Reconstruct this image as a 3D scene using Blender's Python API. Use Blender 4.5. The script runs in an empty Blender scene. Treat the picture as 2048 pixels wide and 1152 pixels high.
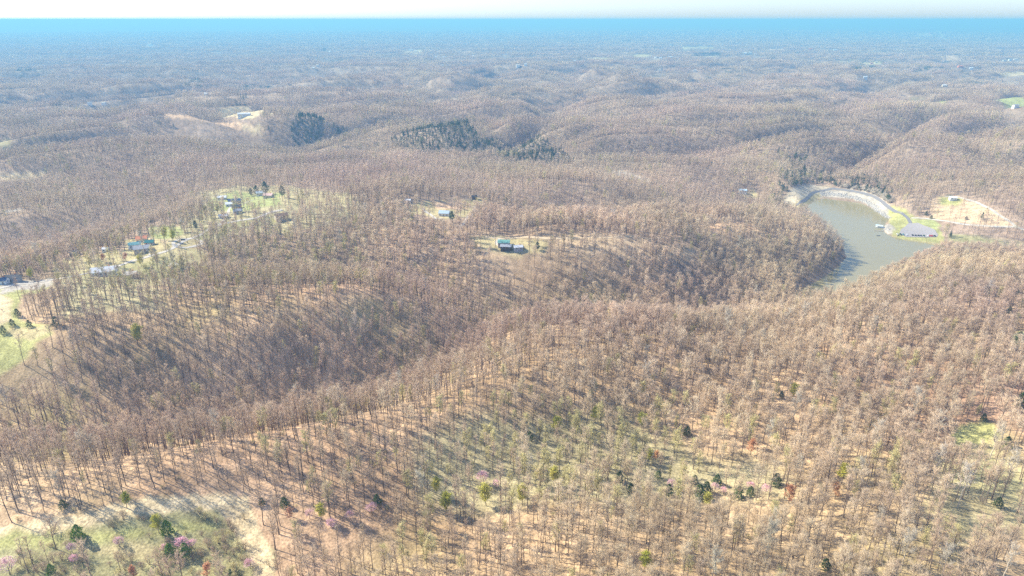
import bpy, bmesh, math, random
import numpy as np
from mathutils import Vector, Matrix

scn = bpy.context.scene
COL = scn.collection
R = math.radians
random.seed(7)
rs = np.random.RandomState(11)

# ------------------------------------------------------------------ camera, sky, sun, exposure
CAMZ = 300.0
PITCH = R(21.47)
FPX = 1365.0                      # focal length in pixels of the 2048 wide photograph
cam_d = bpy.data.cameras.new('camera')
cam_d.sensor_fit = 'HORIZONTAL'; cam_d.sensor_width = 36.0
cam_d.lens = 36.0 * FPX / 2048.0
cam_d.clip_start = 1.0; cam_d.clip_end = 150000.0
cam = bpy.data.objects.new('camera', cam_d); COL.objects.link(cam)
cam.location = (0, 0, CAMZ)
cam.rotation_euler = (math.pi / 2 - PITCH, 0, 0)
scn.camera = cam

SUN_EL = R(40); SUN_AZ = R(-69)   # clockwise from +Y: the sun stands to the left and a little ahead
world = bpy.data.worlds.new('World'); scn.world = world; world.use_nodes = True
wn = world.node_tree; wn.nodes.clear()
sky = wn.nodes.new('ShaderNodeTexSky'); sky.sky_type = 'NISHITA'; sky.sun_disc = False
sky.sun_elevation = SUN_EL; sky.sun_rotation = SUN_AZ % (2 * math.pi)
sky.altitude = 200; sky.air_density = 0.75; sky.dust_density = 1.0; sky.ozone_density = 1.0
bg = wn.nodes.new('ShaderNodeBackground'); bg.inputs[1].default_value = 0.135
wo = wn.nodes.new('ShaderNodeOutputWorld')
tint = wn.nodes.new('ShaderNodeVectorMath'); tint.operation = 'MULTIPLY'; tint.inputs[1].default_value = (.84, .92, 1.10)
wn.links.new(sky.outputs[0], tint.inputs[0]); wn.links.new(tint.outputs[0], bg.inputs[0]); wn.links.new(bg.outputs[0], wo.inputs[0])

sun_d = bpy.data.lights.new('sun', 'SUN'); sun_d.energy = 4.5; sun_d.angle = R(0.53)
sun_d.color = (1.0, 0.92, 0.79)
sun = bpy.data.objects.new('sun', sun_d); COL.objects.link(sun)
sdir = Vector((math.sin(SUN_AZ) * math.cos(SUN_EL), math.cos(SUN_AZ) * math.cos(SUN_EL), math.sin(SUN_EL)))
sun.rotation_euler = sdir.to_track_quat('Z', 'Y').to_euler()
sun.location = (0, 0, 400)

vs = scn.view_settings
vs.view_transform = 'Standard'; vs.look = 'None'; vs.gamma = 1.0; vs.use_curve_mapping = False
vs.exposure = 0.98
cy = scn.cycles
cy.max_bounces = 4; cy.diffuse_bounces = 3; cy.glossy_bounces = 2; cy.transmission_bounces = 1
cy.volume_bounces = 0; cy.transparent_max_bounces = 8
cy.use_denoising = False
cy.sample_clamp_indirect = 4.0
HAZE_DENSITY = 0.00021
HAZE_COLOR = (0.23, 0.47, 0.76)

# ------------------------------------------------------------------ small helpers
def tag(o, label=None, cat=None, group=None, kind=None):
    if label: o['label'] = label
    if cat: o['category'] = cat
    if group: o['group'] = group
    if kind: o['kind'] = kind
    return o

def link(name, me, parent=None, mats=()):
    o = bpy.data.objects.new(name, me); COL.objects.link(o)
    for m in mats: me.materials.append(m)
    if parent: o.parent = parent
    return o

def empty(name, loc, rz=0.0):
    o = bpy.data.objects.new(name, None); COL.objects.link(o)
    o.location = loc; o.rotation_euler = (0, 0, rz); o.empty_display_size = 1
    return o

def mesh_np(name, V, F3=None, F4=None, mat_idx=None):
    """mesh from numpy arrays of triangles and quads"""
    me = bpy.data.meshes.new(name)
    V = np.asarray(V, np.float32).reshape(-1, 3)
    F3 = np.zeros((0, 3), np.int32) if F3 is None else np.asarray(F3, np.int32).reshape(-1, 3)
    F4 = np.zeros((0, 4), np.int32) if F4 is None else np.asarray(F4, np.int32).reshape(-1, 4)
    me.vertices.add(len(V)); me.vertices.foreach_set('co', V.ravel())
    nl = len(F3) * 3 + len(F4) * 4
    me.loops.add(nl); me.loops.foreach_set('vertex_index', np.concatenate([F3.ravel(), F4.ravel()]))
    npoly = len(F3) + len(F4)
    me.polygons.add(npoly)
    tot = np.concatenate([np.full(len(F3), 3), np.full(len(F4), 4)]).astype(np.int32)
    st = np.concatenate([[0], np.cumsum(tot)[:-1]]).astype(np.int32) if npoly else np.zeros(0, np.int32)
    me.polygons.foreach_set('loop_start', st); me.polygons.foreach_set('loop_total', tot)
    if mat_idx is not None: me.polygons.foreach_set('material_index', np.asarray(mat_idx, np.int32))
    me.update(calc_edges=True)
    return me

class MB:
    """collects simple solids, builds them as one mesh"""
    def __init__(s): s.v = []; s.f = []
    def box(s, cx, cy_, cz, sx, sy, sz):
        b = len(s.v)
        for dz in (-.5, .5):
            for dx, dy in ((-.5, -.5), (.5, -.5), (.5, .5), (-.5, .5)):
                s.v.append((cx + dx * sx, cy_ + dy * sy, cz + dz * sz))
        for q in ((3, 2, 1, 0), (4, 5, 6, 7), (0, 1, 5, 4), (1, 2, 6, 5), (2, 3, 7, 6), (3, 0, 4, 7)):
            s.f.append(tuple(b + i for i in q))
        return s
    def prism(s, pts, axis, a, b):
        """polygon pts (2D) extruded along axis 'x','y' or 'z' from a to b"""
        n = len(pts); o = len(s.v)
        for t in (a, b):
            for (u, w) in pts:
                s.v.append((t, u, w) if axis == 'x' else ((u, t, w) if axis == 'y' else (u, w, t)))
        s.f.append(tuple(o + i for i in range(n))[::-1]); s.f.append(tuple(o + n + i for i in range(n)))
        for i in range(n):
            j = (i + 1) % n; s.f.append((o + i, o + j, o + n + j, o + n + i))
        return s
    def tube(s, p0, p1, r0, r1, n=6):
        p0 = Vector(p0); p1 = Vector(p1); d = (p1 - p0).normalized()
        a = d.cross(Vector((0, 0, 1)) if abs(d.z) < .9 else Vector((1, 0, 0))).normalized(); c = d.cross(a)
        o = len(s.v)
        for p, r in ((p0, r0), (p1, r1)):
            for i in range(n):
                t = 2 * math.pi * i / n
                s.v.append(tuple(p + (a * math.cos(t) + c * math.sin(t)) * r))
        for i in range(n):
            j = (i + 1) % n; s.f.append((o + i, o + j, o + n + j, o + n + i))
        s.f.append(tuple(o + i for i in range(n))[::-1]); s.f.append(tuple(o + n + i for i in range(n)))
        return s
    def build(s, name, mat, parent=None):
        me = bpy.data.meshes.new(name); me.from_pydata(s.v, [], s.f); me.update()
        bm = bmesh.new(); bm.from_mesh(me); bmesh.ops.recalc_face_normals(bm, faces=bm.faces); bm.to_mesh(me); bm.free()
        return link(name, me, parent, [mat])

def copy_tree(o, parent=None):
    c = o.copy(); COL.objects.link(c); c.parent = parent
    for ch in CH.get(o.name, ()):
        copy_tree(ch, c)
    return c
CH = {}

# ------------------------------------------------------------------ noise
def _hash(ix, iy, seed):
    h = (ix.astype(np.int64) * 374761393 + iy.astype(np.int64) * 668265263 + seed * 1442695041) & 0x7fffffff
    h = ((h ^ (h >> 13)) * 1274126177) & 0x7fffffff
    h = ((h ^ (h >> 15)) * 2246822519) & 0x7fffffff
    return ((h ^ (h >> 16)) & 0xffffff) / float(0xffffff)

def gnoise(x, y, seed=0):
    x = np.asarray(x, float); y = np.asarray(y, float)
    x0 = np.floor(x); y0 = np.floor(y); fx = x - x0; fy = y - y0
    u = fx * fx * fx * (fx * (fx * 6 - 15) + 10); w = fy * fy * fy * (fy * (fy * 6 - 15) + 10)
    def g(dx, dy):
        a = _hash(x0 + dx, y0 + dy, seed) * 2 * np.pi
        return np.cos(a) * (fx - dx) + np.sin(a) * (fy - dy)
    return 1.5 * ((g(0, 0) * (1 - u) + g(1, 0) * u) * (1 - w) + (g(0, 1) * (1 - u) + g(1, 1) * u) * w)

def fbm(x, y, seed=0, octv=4):
    s = 0; a = 1.0; t = 0
    for k in range(octv):
        s = s + a * gnoise(x * 2 ** k, y * 2 ** k, seed + k * 17); t += a; a *= 0.5
    return s / t

def sstep(a, b, x):
    t = np.clip((x - a) / (b - a), 0, 1); return t * t * (3 - 2 * t)

# ------------------------------------------------------------------ pixels and rays (used only to find where things stand)
cp, sp = math.cos(PITCH), math.sin(PITCH)
def ray(px, py):
    u = (np.asarray(px, float) - 1024) / FPX; v = (576 - np.asarray(py, float)) / FPX
    return u, cp + v * sp, -sp + v * cp
def on_plane(px, py, z):
    dx, dy, dz = ray(px, py); t = (z - CAMZ) / dz
    return dx * t, dy * t
def project(x, y, z):
    yy = np.asarray(y, float); zz = np.asarray(z, float) - CAMZ
    f = yy * cp - zz * sp; u = yy * sp + zz * cp
    f = np.where(f < 1, 1, f)
    return 1024 + FPX * np.asarray(x) / f, 576 - FPX * u / f

# ------------------------------------------------------------------ terrain
LAKE = 25.0
TT = 17.0
T = 1; G = 0
CTRL = [
 (-200,1150,68,G),(0,1150,70,G),(250,1150,71,G),(500,1150,73,G),(800,1150,76,G),(1024,1150,79,G),(1300,1150,81,G),(1600,1150,84,G),(1900,1150,86,G),(2200,1150,86,G),
 (0,1040,73,G),(250,1020,76,G),(500,1010,77,G),(700,1030,78,G),(900,990,72,G),(1100,1030,78,G),(1300,1040,80,G),
 (950,940,69,G),(1150,930,70,G),(1300,960,71,G),(1450,975,72,G),(1550,965,76,G),(1700,1000,82,G),(1050,870,74,G),(880,890,80,G),
 (700,930,85,G),(550,930,86,G),(750,870,90,G),(950,830,88,G),(1100,790,86,G),(1250,740,88,G),
 (-200,900,90,T),(0,893,90,T),(150,885,91,T),(300,868,92,T),(450,845,92,T),(600,814,92,T),(700,793,92,T),(830,773,92,T),(960,738,92,T),(1050,690,91,T),(1130,652,90,T),(1250,625,88,T),(1400,622,82,T),(1530,620,58,T),(1640,614,36,T),(1700,588,36,T),(1780,536,48,T),(1850,514,56,T),(1950,504,63,T),(2048,508,66,T),(2300,520,68,T),
 (1400,800,84,G),(1700,800,85,G),(2000,800,88,G),(1400,700,90,G),(1700,680,86,G),(2000,650,85,G),(1850,590,80,G),(2040,570,82,G),(1650,900,81,G),(1900,950,84,G),(2250,800,86,G),(2250,600,80,G),(1700,620,78,G),(1550,860,80,G),
 (-200,868,54,T),(0,862,52,T),(200,852,48,T),(400,832,44,T),(600,795,42,T),(720,768,41,T),(850,738,40,T),(960,700,40,T),(1100,640,43,T),(1250,606,37,T),(1400,600,32,T),(1540,588,27,T),
 (0,780,68,G),(150,760,70,G),(300,780,63,G),(480,770,58,G),(620,740,58,G),
 (100,700,86,G),(300,690,83,G),(500,690,78,G),(700,690,68,G),(620,630,82,G),(300,630,90,G),(790,640,70,G),(900,640,64,G),
 (-150,640,90,G),(0,640,90,G),(60,690,88,G),(250,640,90,G),(430,574,91,T),(560,536,91,T),(700,549,88,T),(850,564,86,T),(1000,588,82,T),(1100,605,74,T),(1180,622,58,T),
 (430,548,69,T),(560,518,66,T),(700,526,61,T),(850,538,56,T),(1000,564,50,T),(1120,590,45,T),
 (-200,580,90,G),(0,575,89,G),(100,560,88,G),(200,550,87,G),(280,495,85,G),(380,482,84,G),(480,408,82,G),(560,402,82,G),(300,545,87,G),(420,500,84,G),(550,445,81,G),(650,412,81,G),(700,435,80,G),(820,425,77,G),(900,432,77,G),(940,400,75,G),(1000,495,79,G),(1100,498,81,G),(1200,505,80,G),(1300,503,78,G),(1400,492,74,G),(1500,455,68,G),(900,480,78,G),(800,470,78,G),(700,475,79,G),(860,505,70,G),(1050,520,70,G),
 (1500,404,66,T),(1600,440,50,T),(1660,480,38,T),(1200,565,60,G),(1400,565,50,G),(1530,545,42,G),(1300,540,66,G),
 (-200,500,55,T),(0,500,54,T),(60,470,50,T),(110,447,52,T),(170,415,56,T),(235,388,56,T),(330,372,58,T),(-100,420,66,T),(20,418,68,G),(60,400,70,T),(150,385,71,T),(380,340,67,T),(470,338,67,T),(300,300,72,T),(100,330,60,T),(0,350,66,G),(80,345,66,G),
 (600,365,80,T),(800,345,80,T),(950,352,76,T),(450,290,60,T),(620,290,66,T),(780,275,60,T),(950,292,52,T),(1100,318,48,T),(700,300,70,T),
 (1050,340,68,T),(1200,350,70,T),(1350,368,66,T),(1470,398,46,T),(1050,432,54,T),(1200,427,48,T),(1350,417,42,T),(1470,408,34,T),(1180,336,48,T),(1290,350,42,T),(1400,372,34,T),(1500,386,26,G),
 (1560,392,20,T),(1610,366,40,T),(1700,352,50,T),(1760,372,44,T),(1600,305,80,T),(1700,305,80,T),(1800,350,66,T),(1880,385,54,G),(1960,405,56,G),(2030,445,52,G),(1930,435,45,G),(1850,440,33,G),(1800,430,30,G),(1980,470,38,T),(2060,490,32,G),(2250,460,50,T),(2048,380,66,T),(1900,330,70,T),(1450,320,62,T),(1300,310,66,T),
 (1598,408,31,G),(1620,393,31,G),(1660,381,31,G),(1720,384,31,G),(1765,402,30,G),(1790,426,30,G),(1840,468,28.5,G),(1800,460,28.5,G),(1860,478,27,G),
]
_c = np.array(CTRL, float)
_cz = _c[:, 2].copy()
_m = (_cz < 70) & (_cz > 34) & (_c[:, 0] < 1560); _cz[_m] = np.maximum(_cz[_m] - (70 - _cz[_m]) * .42, 25)
_m = (_cz > 86) & (_c[:, 3] > 0); _cz[_m] += 4
_cx, _cy = on_plane(_c[:, 0], _c[:, 1], _cz + TT * _c[:, 3])
_bg = 68.0
def _phi(x, y):
    d2 = (x[:, None] - _cx[None]) ** 2 + (y[:, None] - _cy[None]) ** 2
    return np.sqrt(d2 + 28.0 ** 2)
_A = _phi(_cx, _cy); n_ = len(_cx)
_M = np.zeros((n_ + 1, n_ + 1)); _M[:n_, :n_] = _A - np.eye(n_) * 14.0; _M[:n_, n_] = 1; _M[n_, :n_] = 1
_w = np.linalg.solve(_M, np.concatenate([_cz - _bg, [0]]))

def inpoly(x, y, P):
    x = np.asarray(x); y = np.asarray(y); ins = np.zeros(x.shape, bool); n = len(P)
    for i in range(n):
        x0, y0 = P[i]; x1, y1 = P[(i + 1) % n]
        if y0 == y1: continue
        c = ((y0 > y) != (y1 > y)) & (x < (x1 - x0) * (y - y0) / (y1 - y0) + x0)
        ins ^= c
    return ins
def pdist(x, y, P, closed=True):
    d = np.full(np.shape(x), 1e9); n = len(P)
    for i in range(n if closed else n - 1):
        x0, y0 = P[i]; x1, y1 = P[(i + 1) % n]
        vx, vy = x1 - x0, y1 - y0; L = vx * vx + vy * vy + 1e-9
        t = np.clip(((x - x0) * vx + (y - y0) * vy) / L, 0, 1)
        d = np.minimum(d, np.hypot(x - x0 - t * vx, y - y0 - t * vy))
    return d

_lk = [(1604,418),(1614,411),(1626,402),(1640,391),(1650,388),(1670,389),(1700,394),(1730,402),(1744,411),(1754,420),(1766,428),(1776,432),
       (1778,440),(1772,450),(1768,457),(1770,465),(1785,473),(1810,479),(1840,483),(1870,488),(1900,491),(1940,497),(2000,505),(2060,512),(2300,530),
       (2300,552),(2048,536),(1940,524),(1860,526),(1800,545),(1740,575),(1690,604),(1640,618),(1585,606),(1578,592),(1610,575),(1650,552),(1676,532),
       (1692,514),(1686,498),(1666,480),(1640,458),(1618,440),(1602,428)]
_a = np.array(_lk, float); _lx, _ly = on_plane(_a[:, 0], _a[:, 1], LAKE)
LAKE_P = list(zip(_lx, _ly))

def far_relief(x, y, r):
    # dissected upland: rounded ridges, narrow valleys, running from lower left to upper right
    wx = x + 170 * fbm(x / 700, y / 700, 5, 2); wy = y + 170 * fbm(x / 700 + 9, y / 700, 6, 2)
    a = R(14); u = wx * math.cos(a) + wy * math.sin(a); v = -wx * math.sin(a) + wy * math.cos(a)
    n1 = np.abs(gnoise(u / 640, v / 285, 21)); n2 = np.abs(gnoise(u / 300 + 4, v / 160, 22)); n3 = gnoise(x / 2600, y / 2200, 23)
    h = 12 + 155 * np.minimum(n1, .42) + 44 * np.minimum(n2, .5) + 10 * n3
    amp = 1 - 0.62 * sstep(2600, 5200, r)
    h = 56 + (h - 56) * amp
    # broad swells far out
    h = h + 16 * gnoise(x / 9000, y / 3500, 31) * sstep(5000, 12000, r) + 25 * sstep(9000, 30000, r) * gnoise(x / 16000, y / 9000, 33)
    return h

def hgt(x, y):
    x = np.atleast_1d(np.asarray(x, float)); y = np.atleast_1d(np.asarray(y, float))
    sh = x.shape; x = x.ravel(); y = y.ravel(); r = np.hypot(x, y)
    k = sstep(1150, 1500, r); z = np.zeros(x.shape)
    near = k < 1
    if near.any():
        xn, yn = x[near], y[near]; zn = np.zeros(xn.shape)
        for s in range(0, len(xn), 40000):
            zn[s:s + 40000] = _phi(xn[s:s + 40000], yn[s:s + 40000]) @ _w[:n_] + _w[n_] + _bg
        zn = np.clip(zn, 12, 105)
        lakeish = sstep(20, 120, pdist(xn, yn, LAKE_P))
        zn = zn + (3.2 * fbm(xn / 95, yn / 95, 3, 2) + 9.0 * (np.abs(gnoise(xn / 120 + 2, yn / 120, 8)) - .25)) * lakeish
        ins = inpoly(xn, yn, LAKE_P); d = pdist(xn, yn, LAKE_P)
        zo = np.minimum(np.maximum(zn, LAKE + 0.5 + np.minimum(d, 60) * 0.03), LAKE + 0.8 + d * 0.55 + np.maximum(d - 60, 0) * 3)
        notdam = ~((d > 60))
        zn = np.where(ins, LAKE - 0.3 - np.minimum(d * .25, 3), np.where(notdam, zo, zn))
        z[near] = zn
    farm = k > 0
    zf = np.zeros(x.shape); zf[farm] = far_relief(x[farm], y[farm], r[farm])
    z = z * (1 - k) + zf * k
    return z.reshape(sh)

# polar ground sheet, fine near the camera and reaching the horizon
NA, NR = 560, 760
ang = np.linspace(R(-52), R(52), NA)
rad = 120.0 * (52000.0 / 120.0) ** (np.linspace(0, 1, NR) ** 0.94)
AA, RR = np.meshgrid(ang, rad)
GX = (np.sin(AA) * RR).ravel(); GY = (np.cos(AA) * RR).ravel()
GZ = hgt(GX, GY)
GZ2 = GZ.reshape(NR, NA)
def gz(x, y):
    """height of the ground sheet itself (bilinear on its own grid)"""
    x = np.atleast_1d(np.asarray(x, float)); y = np.atleast_1d(np.asarray(y, float))
    a = np.arctan2(x, y); r = np.hypot(x, y)
    fa = np.clip((a - ang[0]) / (ang[-1] - ang[0]) * (NA - 1), 0, NA - 1.001)
    fr = np.clip(np.interp(r, rad, np.arange(NR)), 0, NR - 1.001)
    ia = fa.astype(int); ir = fr.astype(int); u = fa - ia; v = fr - ir
    return (GZ2[ir, ia] * (1 - u) * (1 - v) + GZ2[ir, ia + 1] * u * (1 - v) + GZ2[ir + 1, ia] * (1 - u) * v + GZ2[ir + 1, ia + 1] * u * v)
_ts = 150.0 * (60000.0 / 150.0) ** np.linspace(0, 1, 2600)
def hit(px, py):
    """where the ray through a photo pixel meets the ground"""
    dx, dy, dz = ray(px, py); n = math.hypot(dx, dy)
    t = _ts / n; X = dx * t; Y = dy * t; Z = CAMZ + dz * t
    h = gz(X, Y); b = np.nonzero(Z < h)[0]
    if not len(b): i = len(t) - 1; return X[i], Y[i], h[i]
    i = max(b[0], 1); a0 = Z[i - 1] - h[i - 1]; a1 = h[i] - Z[i]; q = a0 / (a0 + a1 + 1e-9)
    x = X[i - 1] + (X[i] - X[i - 1]) * q; y = Y[i - 1] + (Y[i] - Y[i - 1]) * q
    return float(x), float(y), float(gz(x, y)[0])
def hits(pts): return [hit(*p)[:2] for p in pts]

# ------------------------------------------------------------------ materials
def newmat(name):
    m = bpy.data.materials.new(name); m.use_nodes = True
    nt = m.node_tree; b = nt.nodes['Principled BSDF']
    b.inputs['Roughness'].default_value = 0.85
    b.inputs['Specular IOR Level'].default_value = 0.15
    return m, nt, b

def simple(name, rgb, rough=0.8, var=0.25, scale=3.0, metal=0.0):
    """base colour broken up by noise"""
    m, nt, b = newmat(name)
    tc = nt.nodes.new('ShaderNodeTexCoord'); nz = nt.nodes.new('ShaderNodeTexNoise'); nz.inputs['Scale'].default_value = scale
    nz.inputs['Detail'].default_value = 5
    rp = nt.nodes.new('ShaderNodeValToRGB')
    rp.color_ramp.elements[0].position = .3; rp.color_ramp.elements[1].position = .7
    rp.color_ramp.elements[0].color = (*[c * (1 - var) for c in rgb], 1); rp.color_ramp.elements[1].color = (*[min(1, c * (1 + var)) for c in rgb], 1)
    nt.links.new(tc.outputs['Object'], nz.inputs['Vector']); nt.links.new(nz.outputs[0], rp.inputs[0])
    nt.links.new(rp.outputs[0], b.inputs['Base Color'])
    b.inputs['Roughness'].default_value = rough; b.inputs['Metallic'].default_value = metal
    return m

def plantmat(name, c0, c1, c2, rough=0.85):
    """colour that differs from plant to plant"""
    m, nt, b = newmat(name)
    oi = nt.nodes.new('ShaderNodeObjectInfo'); rp = nt.nodes.new('ShaderNodeValToRGB')
    e = rp.color_ramp.elements; e[0].position = 0; e[0].color = (*c0, 1); e[1].position = 1; e[1].color = (*c2, 1)
    q = e.new(.5); q.color = (*c1, 1)
    nt.links.new(oi.outputs['Random'], rp.inputs[0])
    geo = nt.nodes.new('ShaderNodeNewGeometry'); nz = nt.nodes.new('ShaderNodeTexNoise'); nz.inputs['Scale'].default_value = 0.012
    nz.inputs['Detail'].default_value = 3
    nt.links.new(geo.outputs['Position'], nz.inputs['Vector'])
    mr = nt.nodes.new('ShaderNodeMapRange'); mr.inputs[1].default_value = .3; mr.inputs[2].default_value = .7; mr.inputs[3].default_value = .78; mr.inputs[4].default_value = 1.2
    nt.links.new(nz.outputs[0], mr.inputs[0])
    mx = nt.nodes.new('ShaderNodeVectorMath'); mx.operation = 'SCALE'
    nt.links.new(rp.outputs[0], mx.inputs[0]); nt.links.new(mr.outputs[0], mx.inputs[3])
    n2 = nt.nodes.new('ShaderNodeTexNoise'); n2.inputs['Scale'].default_value = 0.0045; n2.inputs['Detail'].default_value = 4
    nt.links.new(geo.outputs['Position'], n2.inputs['Vector'])
    r2 = nt.nodes.new('ShaderNodeValToRGB'); r2.color_ramp.elements[0].position = .36; r2.color_ramp.elements[1].position = .64
    r2.color_ramp.elements[0].color = (1.0, .91, .92, 1); r2.color_ramp.elements[1].color = (1.0, .975, .87, 1)
    nt.links.new(n2.outputs[0], r2.inputs[0])
    m2 = nt.nodes.new('ShaderNodeVectorMath'); m2.operation = 'MULTIPLY'
    nt.links.new(mx.outputs[0], m2.inputs[0]); nt.links.new(r2.outputs[0], m2.inputs[1])
    nt.links.new(m2.outputs[0], b.inputs['Base Color'])
    b.inputs['Roughness'].default_value = rough
    return m

M_TRUNK = plantmat('bark', (.135, .105, .088), (.195, .15, .122), (.27, .22, .18))
M_TWIG = plantmat('twigs', (.48, .35, .255), (.55, .42, .31), (.62, .50, .37))
M_TWIG2 = plantmat('pale_twigs', (.54, .415, .295), (.62, .49, .355), (.68, .57, .42))
M_PALE = plantmat('pale_bark', (.46, .42, .35), (.52, .48, .40), (.58, .53, .45))
M_BUD = plantmat('budding_leaves', (.52, .47, .24), (.56, .51, .24), (.60, .54, .30))
M_LIME = plantmat('new_leaves', (.46, .48, .08), (.55, .54, .09), (.60, .56, .14))
M_GREEN = plantmat('spring_green_leaves', (.12, .22, .03), (.17, .28, .04), (.22, .32, .06))
M_PINK = plantmat('redbud_blossom', (.80, .48, .58), (.84, .54, .62), (.74, .52, .56))
M_ORANGE = plantmat('maple_buds', (.62, .32, .18), (.66, .38, .20), (.60, .34, .24))
M_CEDAR = plantmat('cedar_foliage', (.06, .095, .03), (.075, .12, .035), (.10, .14, .045))
M_PINE = plantmat('pine_needles', (.075, .12, .055), (.09, .14, .06), (.12, .165, .07))
M_SHRUB = plantmat('shrub_stems', (.30, .22, .17), (.38, .30, .21), (.42, .36, .23))

# ground material: the cover colour is stored per point (leaf litter, meadow, gravel), broken up by fine noise
def ground_material():
    m, nt, b = newmat('ground_cover')
    at = nt.nodes.new('ShaderNodeAttribute'); at.attribute_name = 'cover'
    geo = nt.nodes.new('ShaderNodeNewGeometry')
    prev = at.outputs['Color']
    for sc, lo, hi, det in ((0.9, .62, 1.38, 6), (0.12, .74, 1.26, 5), (0.006, .88, 1.12, 3)):
        nz = nt.nodes.new('ShaderNodeTexNoise'); nz.inputs['Scale'].default_value = sc; nz.inputs['Detail'].default_value = det
        nt.links.new(geo.outputs['Position'], nz.inputs['Vector'])
        mr = nt.nodes.new('ShaderNodeMapRange'); mr.inputs[1].default_value = .3; mr.inputs[2].default_value = .7
        mr.inputs[3].default_value = lo; mr.inputs[4].default_value = hi
        nt.links.new(nz.outputs[0], mr.inputs[0])
        mx = nt.nodes.new('ShaderNodeVectorMath'); mx.operation = 'SCALE'
        nt.links.new(prev, mx.inputs[0]); nt.links.new(mr.outputs[0], mx.inputs[3]); prev = mx.outputs[0]
    nt.links.new(prev, b.inputs['Base Color'])
    bp = nt.nodes.new('ShaderNodeBump'); bp.inputs['Strength'].default_value = .6; bp.inputs['Distance'].default_value = .5
    nz = nt.nodes.new('ShaderNodeTexNoise'); nz.inputs['Scale'].default_value = .8; nz.inputs['Detail'].default_value = 8
    nt.links.new(geo.outputs['Position'], nz.inputs['Vector']); nt.links.new(nz.outputs[0], bp.inputs['Height'])
    nt.links.new(bp.outputs[0], b.inputs['Normal'])
    b.inputs['Roughness'].default_value = 1.0; b.inputs['Specular IOR Level'].default_value = 0.05
    return m
M_GROUND = ground_material()

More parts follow.
